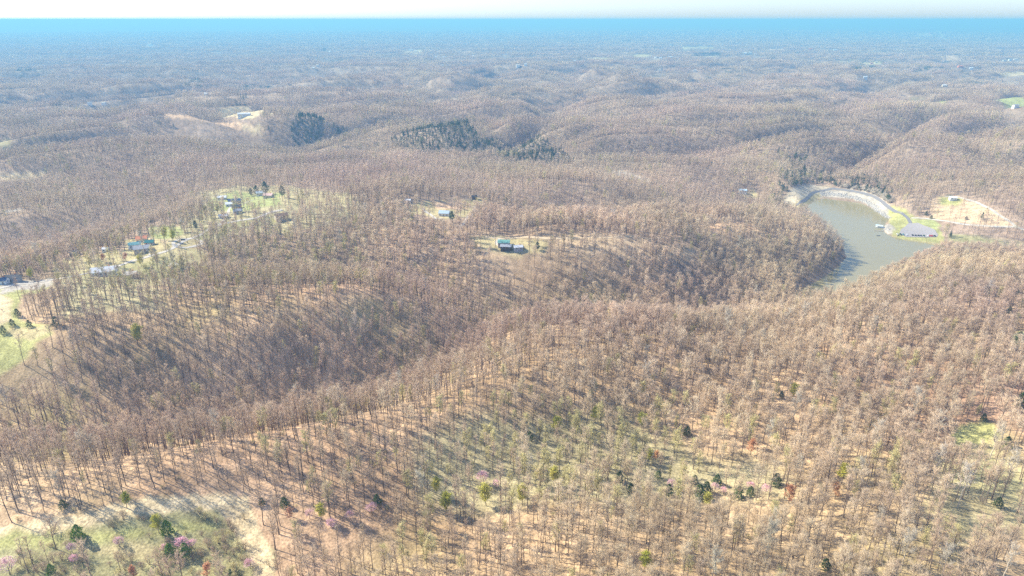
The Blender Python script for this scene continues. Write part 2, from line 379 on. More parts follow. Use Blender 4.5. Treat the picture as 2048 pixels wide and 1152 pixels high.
# ------------------------------------------------------------------ what covers the ground: outlines found on the ground itself
# (photo outline, colour, edge softness in m, share of trees kept)
GRASS = (.40, .38, .15); DRYGRASS = (.46, .38, .20); STRAW = (.62, .49, .29); LAWN = (.33, .34, .14)
GRAVEL = (.58, .50, .42); EARTH = (.50, .34, .20); CLAY = (.62, .42, .26); SCRUB = (.33, .30, .15); PALE = (.44, .39, .32)
COVER = [
 # bottom left scrub meadow with a mown track round it
 ([(-300,1090),(0,1066),(130,1044),(260,1014),(430,1000),(482,1002),(505,1050),(545,1110),(548,1180),(-300,1220)], SCRUB, 5, .10),
 ([(-300,1085),(0,1056),(130,1034),(260,1003),(430,990),(492,990),(514,1045),(548,1108),(552,1180),(512,1180),(505,1120),(470,1062),(440,1024),(300,1030),(150,1058),(0,1082),(-300,1108)], STRAW, 2, 0),
 ([(180,1068),(300,1056),(430,1046),(440,1058),(300,1072),(190,1084)], GRASS, 4, 0),
 ([(-100,1075),(60,1066),(130,1072),(130,1092),(0,1104),(-100,1110)], GRASS, 5, .02),
 ([(160,1090),(260,1084),(330,1090),(300,1110),(180,1110)], DRYGRASS, 5, .02),
 # far left meadow
 ([(-300,585),(0,568),(60,563),(112,558),(104,574),(44,590),(34,616),(40,640),(100,650),(112,666),(70,690),(60,706),(40,726),(0,748),(-300,800)], GRASS, 3, 0),
 ([(-100,600),(0,586),(24,596),(22,640),(0,650),(-100,660)], STRAW, 4, 0),
 ([(20,655),(80,652),(108,662),(60,682),(20,676)], DRYGRASS, 4, 0),
 ([(0,566),(60,560),(110,556),(104,572),(40,580),(0,590)], PALE, 3, 0),
 # clearing on the right and its neighbours
 ([(1900,868),(1924,850),(1965,842),(1990,848),(1998,868),(1975,888),(1935,896),(1902,890)], GRASS, 2, 0),
 ([(2020,668),(2060,660),(2080,684),(2030,688)], LAWN, 2, 0),
 ([(1880,980),(1990,985),(2030,1020),(1980,1060),(1900,1040)], DRYGRASS, 12, .5),
 # mown ground by the houses
 ([(420,398),(470,382),(560,386),(600,396),(560,410),(510,418),(480,424),(430,418)], LAWN, 5, .12),
 ([(560,392),(680,388),(690,402),(620,412),(560,408)], DRYGRASS, 6, .2),
 ([(250,480),(300,474),(330,486),(390,478),(404,490),(350,504),(280,506),(250,498)], DRYGRASS, 5, .06),
 ([(296,456),(350,452),(366,468),(330,478),(300,474)], LAWN, 5, .1),
 ([(160,542),(250,530),(360,520),(370,545),(250,566),(160,568)], SCRUB, 8, .22),
 ([(380,470),(430,452),(500,436),(560,430),(570,446),(500,452),(420,474),(396,486)], SCRUB, 8, .35),
 ([(800,412),(860,402),(905,404),(960,396),(968,412),(940,436),(880,440),(830,428)], DRYGRASS, 6, .12),
 ([(870,405),(930,400),(950,412),(915,420),(870,418)], CLAY, 5, .1),
 ([(940,474),(1000,472),(1060,478),(1100,484),(1090,506),(1030,514),(990,508),(950,490)], DRYGRASS, 6, .12),
 ([(1090,470),(1230,468),(1330,486),(1400,500),(1390,520),(1280,528),(1160,510),(1110,492)], (.54,.40,.25), 12, .55),
 ([(1380,452),(1500,448),(1520,462),(1440,474)], CLAY, 14, .45),
 # dam, shore and the ground by the lake
 ([(1566,400),(1618,368),(1664,370),(1662,377),(1648,390),(1608,417),(1590,416)], (.50,.42,.30), 1.0, 0),
 ([(1586,410),(1640,384),(1646,390),(1608,417),(1590,418)], DRYGRASS, 1.0, 0),
 ([(1640,377),(1700,378),(1745,386),(1768,398),(1782,416),(1776,434),(1752,422),(1736,406),(1700,396),(1645,390)], PALE, 1.5, 0),
 ([(1776,412),(1800,414),(1840,440),(1880,458),(1890,488),(1860,488),(1800,480),(1766,466),(1768,455),(1780,442)], GRASS, 1.5, 0),
 ([(1820,438),(1870,438),(1880,452),(1874,460),(1838,448)], LAWN, 1.5, 0),
 ([(1764,452),(1780,448),(1790,456),(1784,470),(1768,466)], PALE, 1.0, 0),
 ([(1862,402),(1888,390),(1922,393),(1970,412),(2010,436),(2034,452),(1990,456),(1920,446),(1862,438)], (.55,.40,.25), 3, .2),
 ([(1876,398),(1900,392),(1926,398),(1916,412),(1880,408)], GRASS, 3, .05),
 ([(1876,480),(1940,488),(2000,498),(2060,506),(2060,514),(2000,506),(1940,498),(1880,490)], EARTH, 1.5, 0),
 ([(1894,468),(1990,478),(2060,490),(2060,504),(1980,494),(1900,482)], SCRUB, 6, .25),
 ([(1478,384),(1510,382),(1520,394),(1490,396)], DRYGRASS, 4, .15),
 # creek flats behind the ridge
 ([(1190,342),(1240,340),(1300,358),(1300,366),(1240,354),(1190,350)], PALE, 3, .3),
 # far openings: power line cut, farm, fields
 ([(438,222),(470,213),(500,214),(530,223),(515,237),(480,239),(446,235)], STRAW, 4, .05),
 ([(530,224),(600,217),(690,212),(700,215),(600,221),(540,231)], STRAW, 3, .6),
 ([(330,229),(380,231),(470,246),(528,258),(524,264),(460,254),(380,238),(330,234)], CLAY, 4, .05),
 ([(480,252),(530,254),(520,266),(490,262)], STRAW, 6, 0),
 ([(-60,288),(22,278),(28,300),(20,306),(-60,312)], DRYGRASS, 6, .02),
 ([(-60,352),(0,350),(92,343),(96,352),(40,360),(-60,366)], STRAW, 5, .04),
 ([(10,422),(44,416),(46,420),(8,426)], PALE, 2, 0),
 ([(1984,200),(2060,200),(2060,212),(2030,214)], LAWN, 20, 0),
 ([(1826,202),(1884,204),(1888,208),(1850,208)], LAWN, 20, 0),
 ([(2000,146),(2060,146),(2060,152),(2010,152)], STRAW, 30, 0),
 ([(574,147),(588,143),(600,145),(596,151),(580,151)], CLAY, 20, 0),
 ([(922,103),(940,101),(942,106),(928,108)], CLAY, 25, 0),
 ([(1188,116),(1218,115),(1218,120),(1190,120)], DRYGRASS, 25, 0),
 ([(1262,110),(1304,109),(1302,115),(1264,116)], DRYGRASS, 25, 0),
 ([(1362,94),(1430,93),(1428,98),(1364,99)], DRYGRASS, 30, 0),
 ([(1380,113),(1440,112),(1438,116),(1384,117)], STRAW, 30, 0),
 ([(1134,203),(1152,203),(1154,207),(1138,208)], CLAY, 10, 0),
 ([(1536,97),(1568,98),(1566,101),(1536,101)], CLAY, 30, 0),
 ([(1830,68),(1866,64),(1868,72),(1834,73)], CLAY, 60, 0),
 ([(1872,62),(1880,62),(1896,79),(1888,79)], STRAW, 40, 0),
 ([(1800,50),(1852,50),(1850,52),(1802,52)], PALE, 100, 0),
 ([(290,90),(312,90),(310,93),(292,93)], PALE, 60, 0),
 ([(800,101),(846,100),(846,108),(808,108)], STRAW, 30, .2),
 ([(1740,160),(1770,161),(1768,164),(1742,164)], CLAY, 20, 0),
 ([(1880,112),(1920,116),(1950,118),(1940,121),(1884,118)], CLAY, 25, .1),
 ([(1660,125),(1740,122),(1770,126),(1740,130),(1670,130)], DRYGRASS, 20, .3),
]
COVER += [
 ([(850,880),(960,845),(1120,825),(1330,850),(1560,930),(1570,990),(1400,1010),(1200,1000),(1000,1010),(870,990)], (.40,.34,.19), 22, .80),
 ([(400,385),(470,370),(700,384),(730,420),(640,452),(500,470),(400,480),(340,500),(300,470),(360,450)], (.42,.36,.20), 14, .62),
 ([(120,520),(260,500),(400,500),(420,540),(300,575),(120,575)], (.42,.36,.19), 12, .55),
 ([(1830,900),(1990,890),(2100,960),(2060,1080),(1900,1110),(1830,1010)], (.45,.40,.20), 22, .8),
 ([(120,560),(200,572),(330,575),(330,620),(120,640)], (.42,.36,.20), 14, .85)]
EVERGREEN = [   # outlines of dark evergreen stands
 ([(780,270),(830,258),(900,250),(960,262),(1050,280),(1130,296),(1150,316),(1040,322),(960,314),(880,300),(800,288)], .75),
 ([(578,234),(620,230),(650,236),(644,258),(600,264),(582,256)], .9),
 ([(660,240),(690,240),(690,254),(660,252)], .4),
 ([(356,164),(420,162),(410,176),(362,174)], .9), ([(24,138),(60,136),(96,144),(60,150),(30,148)], .7),
 ([(228,150),(264,150),(262,158),(232,158)], .8), ([(472,170),(512,168),(508,178),(476,178)], .8), ([(512,168),(560,166),(556,176),(516,178)], .9),
 ([(468,188),(490,186),(492,200),(470,200)], .7),
 ([(1560,330),(1600,326),(1700,336),(1770,352),(1790,378),(1740,378),(1640,372),(1590,392),(1556,382)], .42),
 ([(1540,372),(1586,376),(1590,412),(1570,408),(1544,392)], .5), ([(1570,302),(1620,300),(1630,320),(1590,322)], .6),
 ([(1764,378),(1782,384),(1784,412),(1772,404)], .6), ([(1890,456),(1960,458),(2000,470),(1950,484),(1900,476)], .45),
 ([(2020,486),(2060,480),(2060,502),(2024,500)], .8), ([(1846,420),(1866,424),(1866,440),(1850,438)], .7),
 ([(1380,108),(1440,104),(1446,116),(1382,114)], .8), ([(1150,108),(1172,108),(1174,126),(1154,126)], .6), ([(1444,136),(1476,136),(1472,142),(1446,142)], .8),
 ([(1700,130),(1756,124),(1752,140),(1704,140)], .9), ([(1744,120),(1772,120),(1766,132),(1746,130)], .8), ([(1860,118),(1878,120),(1878,130),(1862,128)], .8), ([(1886,120),(1902,122),(1900,130),(1888,130)], .9),
 ([(1826,134),(1900,136),(1896,144),(1830,142)], .6), ([(1918,134),(1944,134),(1944,148),(1922,146)], .7), ([(1918,168),(1966,166),(1960,176),(1922,176)], .6), ([(1990,172),(2010,172),(2006,180),(1990,180)], .5),
 ([(1858,96),(1894,96),(1892,102),(1860,102)], .8), ([(1536,114),(1554,114),(1552,122),(1536,122)], .8), ([(1586,86),(1608,86),(1608,90),(1590,90)], .8), ([(640,96),(656,96),(656,103),(642,103)], .8),
 ([(625,133),(640,132),(640,139),(627,139)], .8), ([(1230,80),(1260,80),(1260,84),(1230,84)], .5),
]
COVER_W = [(hits(p), np.array(c), s, k) for p, c, s, k in (COVER[:3] + COVER[-5:] + COVER[3:-5])]
EVER_W = [(hits(p), k) for p, k in EVERGREEN]

# leaf litter colour and its variation
r_g = np.hypot(GX, GY)
n1 = fbm(GX / 60, GY / 60, 41, 3)[:, None]; n2 = fbm(GX / 240, GY / 240, 43, 2)[:, None]
litter = np.array((.455, .315, .185)) + n1 * np.array((.20, .15, .10)) + n2 * np.array((.02, .05, .01))
green_tint = sstep(.15, .7, fbm(GX / 110 + 3, GY / 110, 47, 3))[:, None]
litter = litter * (1 - .5 * green_tint) + np.array((.40, .36, .15)) * .5 * green_tint
farfloor = sstep(2500, 6000, r_g)[:, None]
brown = (np.array((.33, .245, .18)) + n1 * .05)
mb = (sstep(480, 900, r_g)[:, None]) * .8
litter = litter * (1 - mb) + brown * mb
mott = fbm(GX / 7, GY / 7, 49, 3)[:, None]
litter = litter * (1 + .30 * mott) - np.array((0, .01, .012)) * sstep(.1, .6, mott)
litter = litter * (1 - farfloor) + (np.array((.27, .22, .18)) + n2 * .05) * farfloor
patch = fbm(GX / 1500, GY / 900, 57, 4)[:, None]; field = sstep(.28, .40, patch) * sstep(5500, 9000, r_g)[:, None]
dark = sstep(.22, .45, fbm(GX / 1100 + 5, GY / 700, 59, 4))[:, None] * farfloor
litter = litter * (1 - field * .75) + np.array((.46, .40, .28)) * field * .75
litter = litter * (1 - dark * .65) + np.array((.05, .09, .05)) * dark * .65
cover = litter.copy()
for P, c, soft, keep in COVER_W:
    P2 = np.array(P); mg = soft * 3 + 5
    bb = (GX > P2[:, 0].min() - mg) & (GX < P2[:, 0].max() + mg) & (GY > P2[:, 1].min() - mg) & (GY < P2[:, 1].max() + mg)
    if not bb.any(): continue
    X, Y = GX[bb], GY[bb]
    wob = soft * 1.1 * fbm(X / (soft * 4), Y / (soft * 4), 51, 3)
    d = pdist(X, Y, P); sd = np.where(inpoly(X, Y, P), d, -d) + wob
    a = sstep(-soft * .5, soft * .5, sd)[:, None]
    cc = c * (1 + .22 * fbm(X / 14, Y / 14, 53, 3)[:, None])
    cover[bb] = cover[bb] * (1 - a) + cc * a
cover = np.clip(cover, .02, .8)
idx = np.arange(NR * NA).reshape(NR, NA)
quads = np.stack([idx[:-1, :-1], idx[:-1, 1:], idx[1:, 1:], idx[1:, :-1]], -1).reshape(-1, 4)[:, ::-1]
gm = mesh_np('ground', np.stack([GX, GY, GZ], 1), F4=quads)
ca = gm.color_attributes.new('cover', 'FLOAT_COLOR', 'POINT')
ca.data.foreach_set('color', np.concatenate([cover, np.ones((len(cover), 1))], 1).astype(np.float32).ravel())
gm.polygons.foreach_set('use_smooth', np.ones(len(quads), bool))
ground = link('ground', gm, None, [M_GROUND]); tag(ground, kind='structure')

# lake
def water_material():
    m, nt, b = newmat('lake_water')
    geo = nt.nodes.new('ShaderNodeNewGeometry')
    nz = nt.nodes.new('ShaderNodeTexNoise'); nz.inputs['Scale'].default_value = .008; nz.inputs['Detail'].default_value = 2
    rp = nt.nodes.new('ShaderNodeValToRGB'); rp.color_ramp.elements[0].color = (.28, .24, .12, 1); rp.color_ramp.elements[1].color = (.33, .285, .15, 1)
    nt.links.new(geo.outputs['Position'], nz.inputs['Vector']); nt.links.new(nz.outputs[0], rp.inputs[0]); nt.links.new(rp.outputs[0], b.inputs['Base Color'])
    b.inputs['Roughness'].default_value = .12; b.inputs['Specular IOR Level'].default_value = .5; b.inputs['IOR'].default_value = 1.33
    mp = nt.nodes.new('ShaderNodeMapping'); mp.inputs['Scale'].default_value = (.35, 1.1, 1)
    n2 = nt.nodes.new('ShaderNodeTexNoise'); n2.inputs['Scale'].default_value = .5; n2.inputs['Detail'].default_value = 6
    bp = nt.nodes.new('ShaderNodeBump'); bp.inputs['Strength'].default_value = .15; bp.inputs['Distance'].default_value = .08
    nt.links.new(geo.outputs['Position'], mp.inputs[0]); nt.links.new(mp.outputs[0], n2.inputs['Vector'])
    nt.links.new(n2.outputs[0], bp.inputs['Height']); nt.links.new(bp.outputs[0], b.inputs['Normal'])
    return m
bx0, bx1 = _lx.min() - 15, _lx.max() + 15; by0, by1 = _ly.min() - 15, _ly.max() + 15
wm = bpy.data.meshes.new('lake_water')
bmw = bmesh.new()
c0 = LAKE_P
# outline of the lake pushed 6 m outwards under the banks
_cxm, _cym = np.mean(_lx), np.mean(_ly)
def offset_poly(P, d):
    n = len(P); out = []
    area = sum(P[i][0] * P[(i + 1) % n][1] - P[(i + 1) % n][0] * P[i][1] for i in range(n))
    s = 1 if area > 0 else -1
    for i in range(n):
        a, b_, c = P[i - 1], P[i], P[(i + 1) % n]
        e1 = Vector((b_[0] - a[0], b_[1] - a[1])).normalized(); e2 = Vector((c[0] - b_[0], c[1] - b_[1])).normalized()
        nn = Vector((e1.y + e2.y, -(e1.x + e2.x))) * s
        if nn.length < .1: nn = Vector((e1.y, -e1.x)) * s
        nn.normalize(); out.append((b_[0] + nn.x * d, b_[1] + nn.y * d))
    return out
fv = [bmw.verts.new((x, y, LAKE)) for x, y in offset_poly(c0, 1.5)]
f = bmw.faces.new(fv); f.normal_update()
if f.normal.z < 0: f.normal_flip()
bmesh.ops.triangulate(bmw, faces=bmw.faces[:]); bmw.to_mesh(wm); bmw.free()
lake = link('lake_water', wm, None, [water_material()]); tag(lake, kind='structure')

# ------------------------------------------------------------------ plants
class TB:
    """tapered branch builder: two lists of numpy-ready geometry (trunk and crown)"""
    def __init__(s): s.V = [[], []]; s.T = [[], []]; s.Q = [[], []]
    def tube(s, k, p0, p1, r0, r1, n=4):
        V = s.V[k]; o = len(V)
        d = Vector(p1) - Vector(p0)
        if d.length < 1e-6: return
        d.normalize()
        a = d.cross(Vector((0.3, 0.2, 1)) if abs(d.z) < .9 else Vector((1, .2, 0))).normalized(); c = d.cross(a)
        for i in range(n):
            t = 2 * math.pi * i / n; V.append(Vector(p0) + (a * math.cos(t) + c * math.sin(t)) * r0)
        if r1 <= 0.0:
            V.append(Vector(p1))
            for i in range(n): s.T[k].append((o + i, o + (i + 1) % n, o + n))
        else:
            for i in range(n):
                t = 2 * math.pi * i / n; V.append(Vector(p1) + (a * math.cos(t) + c * math.sin(t)) * r1)
            for i in range(n):
                j = (i + 1) % n; s.Q[k].append((o + i, o + j, o + n + j, o + n + i))
    def leaf(s, k, p, size, rng):
        V = s.V[k]; o = len(V)
        a = Vector((rng.gauss(0, 1), rng.gauss(0, 1), rng.gauss(0, .6))).normalized()
        b = a.cross(Vector((rng.gauss(0, 1), rng.gauss(0, 1), rng.gauss(0, 1)))).normalized()
        q = size * rng.uniform(.6, 1.2)
        V.extend([Vector(p) + a * q, Vector(p) + b * q * .7, Vector(p) - a * q, Vector(p) - b * q * .7])
        s.Q[k].append((o, o + 1, o + 2, o + 3))
    def arrays(s, k):
        V = np.array([tuple(v) for v in s.V[k]], np.float32).reshape(-1, 3)
        return V, np.array(s.T[k], np.int32).reshape(-1, 3), np.array(s.Q[k], np.int32).reshape(-1, 4)

def rdir(rng, elev_lo, elev_hi, az=None):
    a = rng.uniform(0, 2 * math.pi) if az is None else az
    e = R(rng.uniform(elev_lo, elev_hi))
    return Vector((math.cos(a) * math.cos(e), math.sin(a) * math.cos(e), math.sin(e)))

def bare_tree(seed, H=20.0, limbs=12, sec=6, twigs=11, crown0=.42, spread=3.4, tw=.040, leaf=0, leafsize=.3, thick=1.0, fork=False):
    rng = random.Random(seed); t = TB()
    # trunk with slight wander
    pts = []; x = y = 0
    for i in range(7):
        f = i / 6; pts.append((Vector((x, y, -0.6 + f * H * .93)), (.185 * (1 - f) ** .8 + .04) * thick))
        x += rng.gauss(0, .16); y += rng.gauss(0, .16)
    for i in range(6): t.tube(0, pts[i][0], pts[i + 1][0], pts[i][1], pts[i + 1][1], 5)
    def at(f):
        f = min(max(f, 0), .999) * 6; i = int(f); q = f - i
        return pts[i][0].lerp(pts[i + 1][0], q)
    az = rng.uniform(0, 6.28)
    for l in range(limbs):
        f = crown0 + (0.97 - crown0) * (l + rng.uniform(-.3, .3)) / limbs
        p = at(f); az += 2.4 + rng.uniform(-.5, .5)
        up = rng.uniform(30, 62) + 14 * (f - crown0)
        rel = (f - crown0) / (1 - crown0)
        Ln = spread * (1.05 - .62 * rel) * rng.uniform(.75, 1.25) * (1.0 if rel > .12 else .7)
        d = rdir(rng, up, up, az); q = p + d * Ln * .5
        d2 = (d + Vector((0, 0, .35))).normalized(); e = q + d2 * Ln * .6
        r0 = .10 * thick * (1.1 - .6 * rel)
        t.tube(0, p, q, r0, r0 * .7, 3); t.tube(0, q, e, r0 * .7, .03, 3)
        for s_ in range(sec):
            g = (s_ + rng.uniform(.2, 1)) / sec
            g = .25 + .75 * g; b = p.lerp(q, g * 2) if g < .5 else q.lerp(e, g * 2 - 1)
            d3 = (d2 * .7 + rdir(rng, -10, 70)).normalized(); L3 = rng.uniform(.9, 1.8) * spread / 3.4
            e3 = b + d3 * L3
            t.tube(1, b, e3, tw * 1.3, tw * .5, 3)
            for w in range(twigs):
                b4 = b.lerp(e3, rng.uniform(.15, 1)); d4 = (d3 * .6 + rdir(rng, -15, 80)).normalized()
                e4 = b4 + d4 * rng.uniform(.6, 1.35) * spread / 3.4
                t.tube(1, b4, e4, tw * .8, 0, 3)
                if leaf and rng.random() < leaf:
                    t.leaf(1, e4, leafsize, rng)
                    if leaf > 1: t.leaf(1, b4.lerp(e4, .5), leafsize, rng)
                    if leaf > 1.5: t.leaf(1, e4 + rdir(rng, -60, 60) * .4, leafsize, rng)
    # leading shoot
    p = at(.97)
    for w in range(10):
        t.tube(1, p, p + rdir(rng, 35, 85) * rng.uniform(1, 2.2), tw, 0, 3)
    return t

def small_tree(seed, H=6.0, W=2.6, stems=3, leafn=500, leafsize=.22, tw=.035, low=.25, twign=120):
    """round multi-stemmed small tree or shrub: redbud, willow, thicket"""
    rng = random.Random(seed); t = TB()
    for s_ in range(stems):
        d = rdir(rng, 62, 84); m = d * H * .4 + Vector((0, 0, -.3)); t.tube(0, Vector((d.x * .1, d.y * .1, -.4)), m, .10, .06, 4)
        for k in range(3):
            d2 = (d + rdir(rng, 20, 70)).normalized(); t.tube(0, m, m + d2 * H * .4, .055, .02, 3)
    lob = [(rdir(rng, 0, 80), rng.uniform(.7, 1.15)) for _ in range(6)]
    def pt(shell=.45):
        d = rdir(rng, -20, 88); m = max((max(0, d.dot(a)) ** 3) * b for a, b in lob)
        rr = (.62 + .45 * m) * (shell + (1 - shell) * rng.random() ** .5)
        return Vector((d.x * W * rr, d.y * W * rr, H * low + (H * (1 - low)) * (.45 + .52 * d.z * rr)))
    for k in range(twign):
        p = pt(.2); e = p + (Vector((p.x, p.y, 0)) * .12 + rdir(rng, 10, 80) * rng.uniform(.5, 1.0))
        t.tube(1, p, e, tw, 0, 3)
    for k in range(leafn): t.leaf(1, pt(), leafsize, rng)
    return t

def conifer(seed, H=7.0, W=2.0, n=520, leafsize=.42, low=.06, power=.75, pine=False):
    rng = random.Random(seed); t = TB()
    t.tube(0, (0, 0, -.5), (0, 0, H * .93), .16 * H / 8, .03, 5)
    for k in range(n):
        f = rng.random() ** .8; z = H * (low + (1 - low) * f)
        a = rng.uniform(0, 6.28)
        prof = (1 - f) ** power if not pine else (.35 + .9 * math.sin(min(1, f * 1.05) * math.pi) ** .8) * (1 - .35 * f)
        rr = W * prof * (1 + .28 * math.sin(a * 3 + z * 1.3 + seed) + rng.uniform(-.15, .15)) * (.45 + .55 * rng.random() ** .4)
        p = Vector((math.cos(a) * rr, math.sin(a) * rr, z))
        t.leaf(1, p, leafsize * (1.15 - .4 * f), rng)
    for k in range(16 if pine else 8):
        f = rng.uniform(low + .05, .85); a = rng.uniform(0, 6.28); rr = W * .8 * (1 - f * .7)
        t.tube(0, (0, 0, H * f), (math.cos(a) * rr, math.sin(a) * rr, H * f + .4), .05, .015, 3)
    return t

def mid_tree(seed, H=19.0, W=3.3, n=70, tw=.10, leaf=0):
    rng = random.Random(seed); t = TB()
    t.tube(0, (0, 0, -.6), (rng.gauss(0, .3), rng.gauss(0, .3), H * .88), .28, .06, 3)
    for k in range(7):
        f = .42 + .5 * k / 7; d = rdir(rng, 35, 60)
        t.tube(0, (0, 0, H * f), Vector((0, 0, H * f)) + d * W * 1.1 * (1.1 - f * .5), .09, .03, 3)
    for k in range(n):
        f = rng.random(); z = H * (.42 + .58 * f); a = rng.uniform(0, 6.28)
        rr = W * math.sin(min(1, .12 + f * .86) * math.pi) ** .6 * rng.random() ** .5 * (1 + .2 * math.sin(a * 2 + seed))
        p = Vector((math.cos(a) * rr, math.sin(a) * rr, z - .8)); d = (Vector((math.cos(a), math.sin(a), 0)) * .5 + rdir(rng, 10, 85)).normalized()
        t.tube(1, p, p + d * rng.uniform(1.0, 2.0), tw, 0, 3)
        if leaf and rng.random() < leaf: t.leaf(1, p + d, .5, rng)
    return t

def clump(seed, n=11, size=34.0, kind='bare'):
    """a patch of distant woodland, tree by tree"""
    rng = random.Random(seed); t = TB(); 
    for i in range(n):
        gx = ((i % 4) + rng.uniform(.1, .9)) / 4 - .5; gy = ((i // 4) + rng.uniform(.1, .9)) / math.ceil(n / 4) - .5
        x, y = gx * size, gy * size; H = rng.uniform(15, 22); W = rng.uniform(3.6, 5.2)
        if kind == 'bare':
            t.tube(0, (x, y, -2), (x, y, H * .8), .3, .1, 3)
            for k in range(46):
                f = rng.random(); z = H * (.4 + .55 * f); a = rng.uniform(0, 6.28)
                rr = W * math.sin(min(1, .15 + f * .83) * math.pi) ** .6 * rng.random() ** .5
                p = Vector((x + math.cos(a) * rr, y + math.sin(a) * rr, z - 1)); d = rdir(rng, 10, 85)
                t.tube(1, p, p + d * rng.uniform(1.6, 2.8), .22, 0, 3)
        else:
            t.tube(0, (x, y, -2), (x, y, H * .8), .25, .1, 3)
            for k in range(34):
                f = rng.random() ** .8; a = rng.uniform(0, 6.28); rr = W * .8 * (1 - f) ** .7 * rng.uniform(.5, 1)
                t.leaf(1, (x + math.cos(a) * rr, y + math.sin(a) * rr, H * (.12 + .86 * f)), 1.3 * (1.1 - .5 * f), rng)
    return t

# kinds: (builder result, trunk material, crown material)
KIND = {}
for i in range(4):
    KIND['bare%d' % i] = (bare_tree(100 + i, H=[21, 23, 20, 22][i], limbs=[11, 12, 12, 11][i], sec=6, twigs=12, spread=[2.9, 3.2, 3.4, 2.8][i], crown0=[.5, .54, .47, .56][i], tw=.024, thick=.95), M_TRUNK, M_TWIG)
for i in range(4):
    KIND['bare%d' % (i + 4)] = (bare_tree(110 + i, H=[20, 22, 18, 21][i], limbs=[12, 13, 12, 13][i], spread=[4.0, 4.4, 4.9, 3.8][i], crown0=[.42, .45, .34, .48][i], tw=.029, twigs=15), M_TRUNK, M_TWIG2)
KIND['bud0'] = (bare_tree(120, H=17, limbs=11, spread=3.4, crown0=.38, leaf=.75, leafsize=.17), M_TRUNK, M_BUD)
KIND['bud1'] = (bare_tree(121, H=15, limbs=10, spread=3.6, crown0=.33, leaf=.85, leafsize=.18), M_TRUNK, M_BUD)
KIND['lime'] = (bare_tree(130, H=12.5, limbs=14, spread=4.4, crown0=.28, leaf=2, leafsize=.24), M_TRUNK, M_LIME)
KIND['maple'] = (bare_tree(131, H=11, limbs=12, spread=3.8, crown0=.3, leaf=1.2, leafsize=.24), M_TRUNK, M_ORANGE)
KIND['sycamore'] = (bare_tree(132, H=22, limbs=12, spread=4.6, crown0=.38, tw=.05, thick=1.2), M_PALE, M_PALE)
KIND['redbud'] = (small_tree(140, 6.0, 3.3, 3, 560, .17, .035, .25, 260), M_TRUNK, M_PINK)
KIND['greenbush'] = (small_tree(141, 4.5, 2.6, 4, 420, .22), M_TRUNK, M_GREEN)
M_GREENCEDAR = plantmat('bright_cedar_foliage', (.10, .20, .02), (.13, .24, .025), (.15, .26, .03))
KIND['greencedar'] = (conifer(152, 8.2, 2.9, 800, .34, .03, .5), M_TRUNK, M_GREENCEDAR)
KIND['paleshrub'] = (small_tree(162, 3.6, 2.4, 5, 0, .1, .04, .05, 260), M_PALE, M_PALE)
KIND['cedar'] = (conifer(150, 6.4, 2.5, 700, .30, .03, .5), M_TRUNK, M_CEDAR)
KIND['pine'] = (conifer(151, 17.0, 3.6, 800, .62, .2, .7, True), M_TRUNK, M_PINE)
KIND['shrub0'] = (small_tree(160, 3.4, 2.4, 4, 20, .14, .03, .05, 230), M_SHRUB, M_SHRUB)
KIND['shrub1'] = (small_tree(161, 2.6, 2.0, 4, 90, .15, .03, .05, 150), M_SHRUB, M_BUD)
for i in range(4): KIND['mid%d' % i] = (mid_tree(170 + i, H=[19, 21, 18, 20][i], W=[3.8, 4.2, 4.3, 3.6][i], n=190, tw=.07), M_TRUNK, M_TWIG2 if i % 2 else M_TWIG)
KIND['midbud'] = (mid_tree(180, 17, 3.9, 210, .08, .5), M_TRUNK, M_BUD)
KIND['midpine'] = (conifer(181, 18.0, 4.2, 230, 1.0, .10, .6), M_TRUNK, M_PINE)
for i in range(3): KIND['far%d' % i] = (clump(190 + i), M_TRUNK, M_TWIG)
KIND['farpine'] = (clump(195, 14, 34, 'pine'), M_TRUNK, M_PINE)

MESH = {}
def kind_mesh(k, which):
    """shared mesh data of a kind's trunk (0) or crown (1)"""
    if (k, which) not in MESH:
        tb, mt, mc = KIND[k]; V, T3, Q = tb.arrays(which)
        me = mesh_np('trunk' if which == 0 else 'crown', V, T3, Q); me.materials.append(mt if which == 0 else mc)
        MESH[(k, which)] = me
    return MESH[(k, which)]

PROTO = {}
def plant(name, k, x, y, sc, rz, label, cat, group=None, lean=(0, 0), z=None):
    zz = float(gz(x, y)[0]) if z is None else z
    if (name, k) not in PROTO:
        root = empty(name, (x, y, zz), rz)
        t = bpy.data.objects.new('trunk', kind_mesh(k, 0)); COL.objects.link(t); t.parent = root
        c = bpy.data.objects.new('crown', kind_mesh(k, 1)); COL.objects.link(c); c.parent = root
        PROTO[(name, k)] = (root, [t, c])
    else:
        r0, ch = PROTO[(name, k)]
        root = r0.copy(); COL.objects.link(root)
        for q in ch:
            d = q.copy(); COL.objects.link(d); d.parent = root
    root.location = (x, y, zz); root.rotation_euler = (lean[0], lean[1], rz)
    root.scale = (sc, sc, sc) if not isinstance(sc, tuple) else sc
    for key in ('group',):
        if key in root: del root[key]
    tag(root, label, cat, group)
    return root

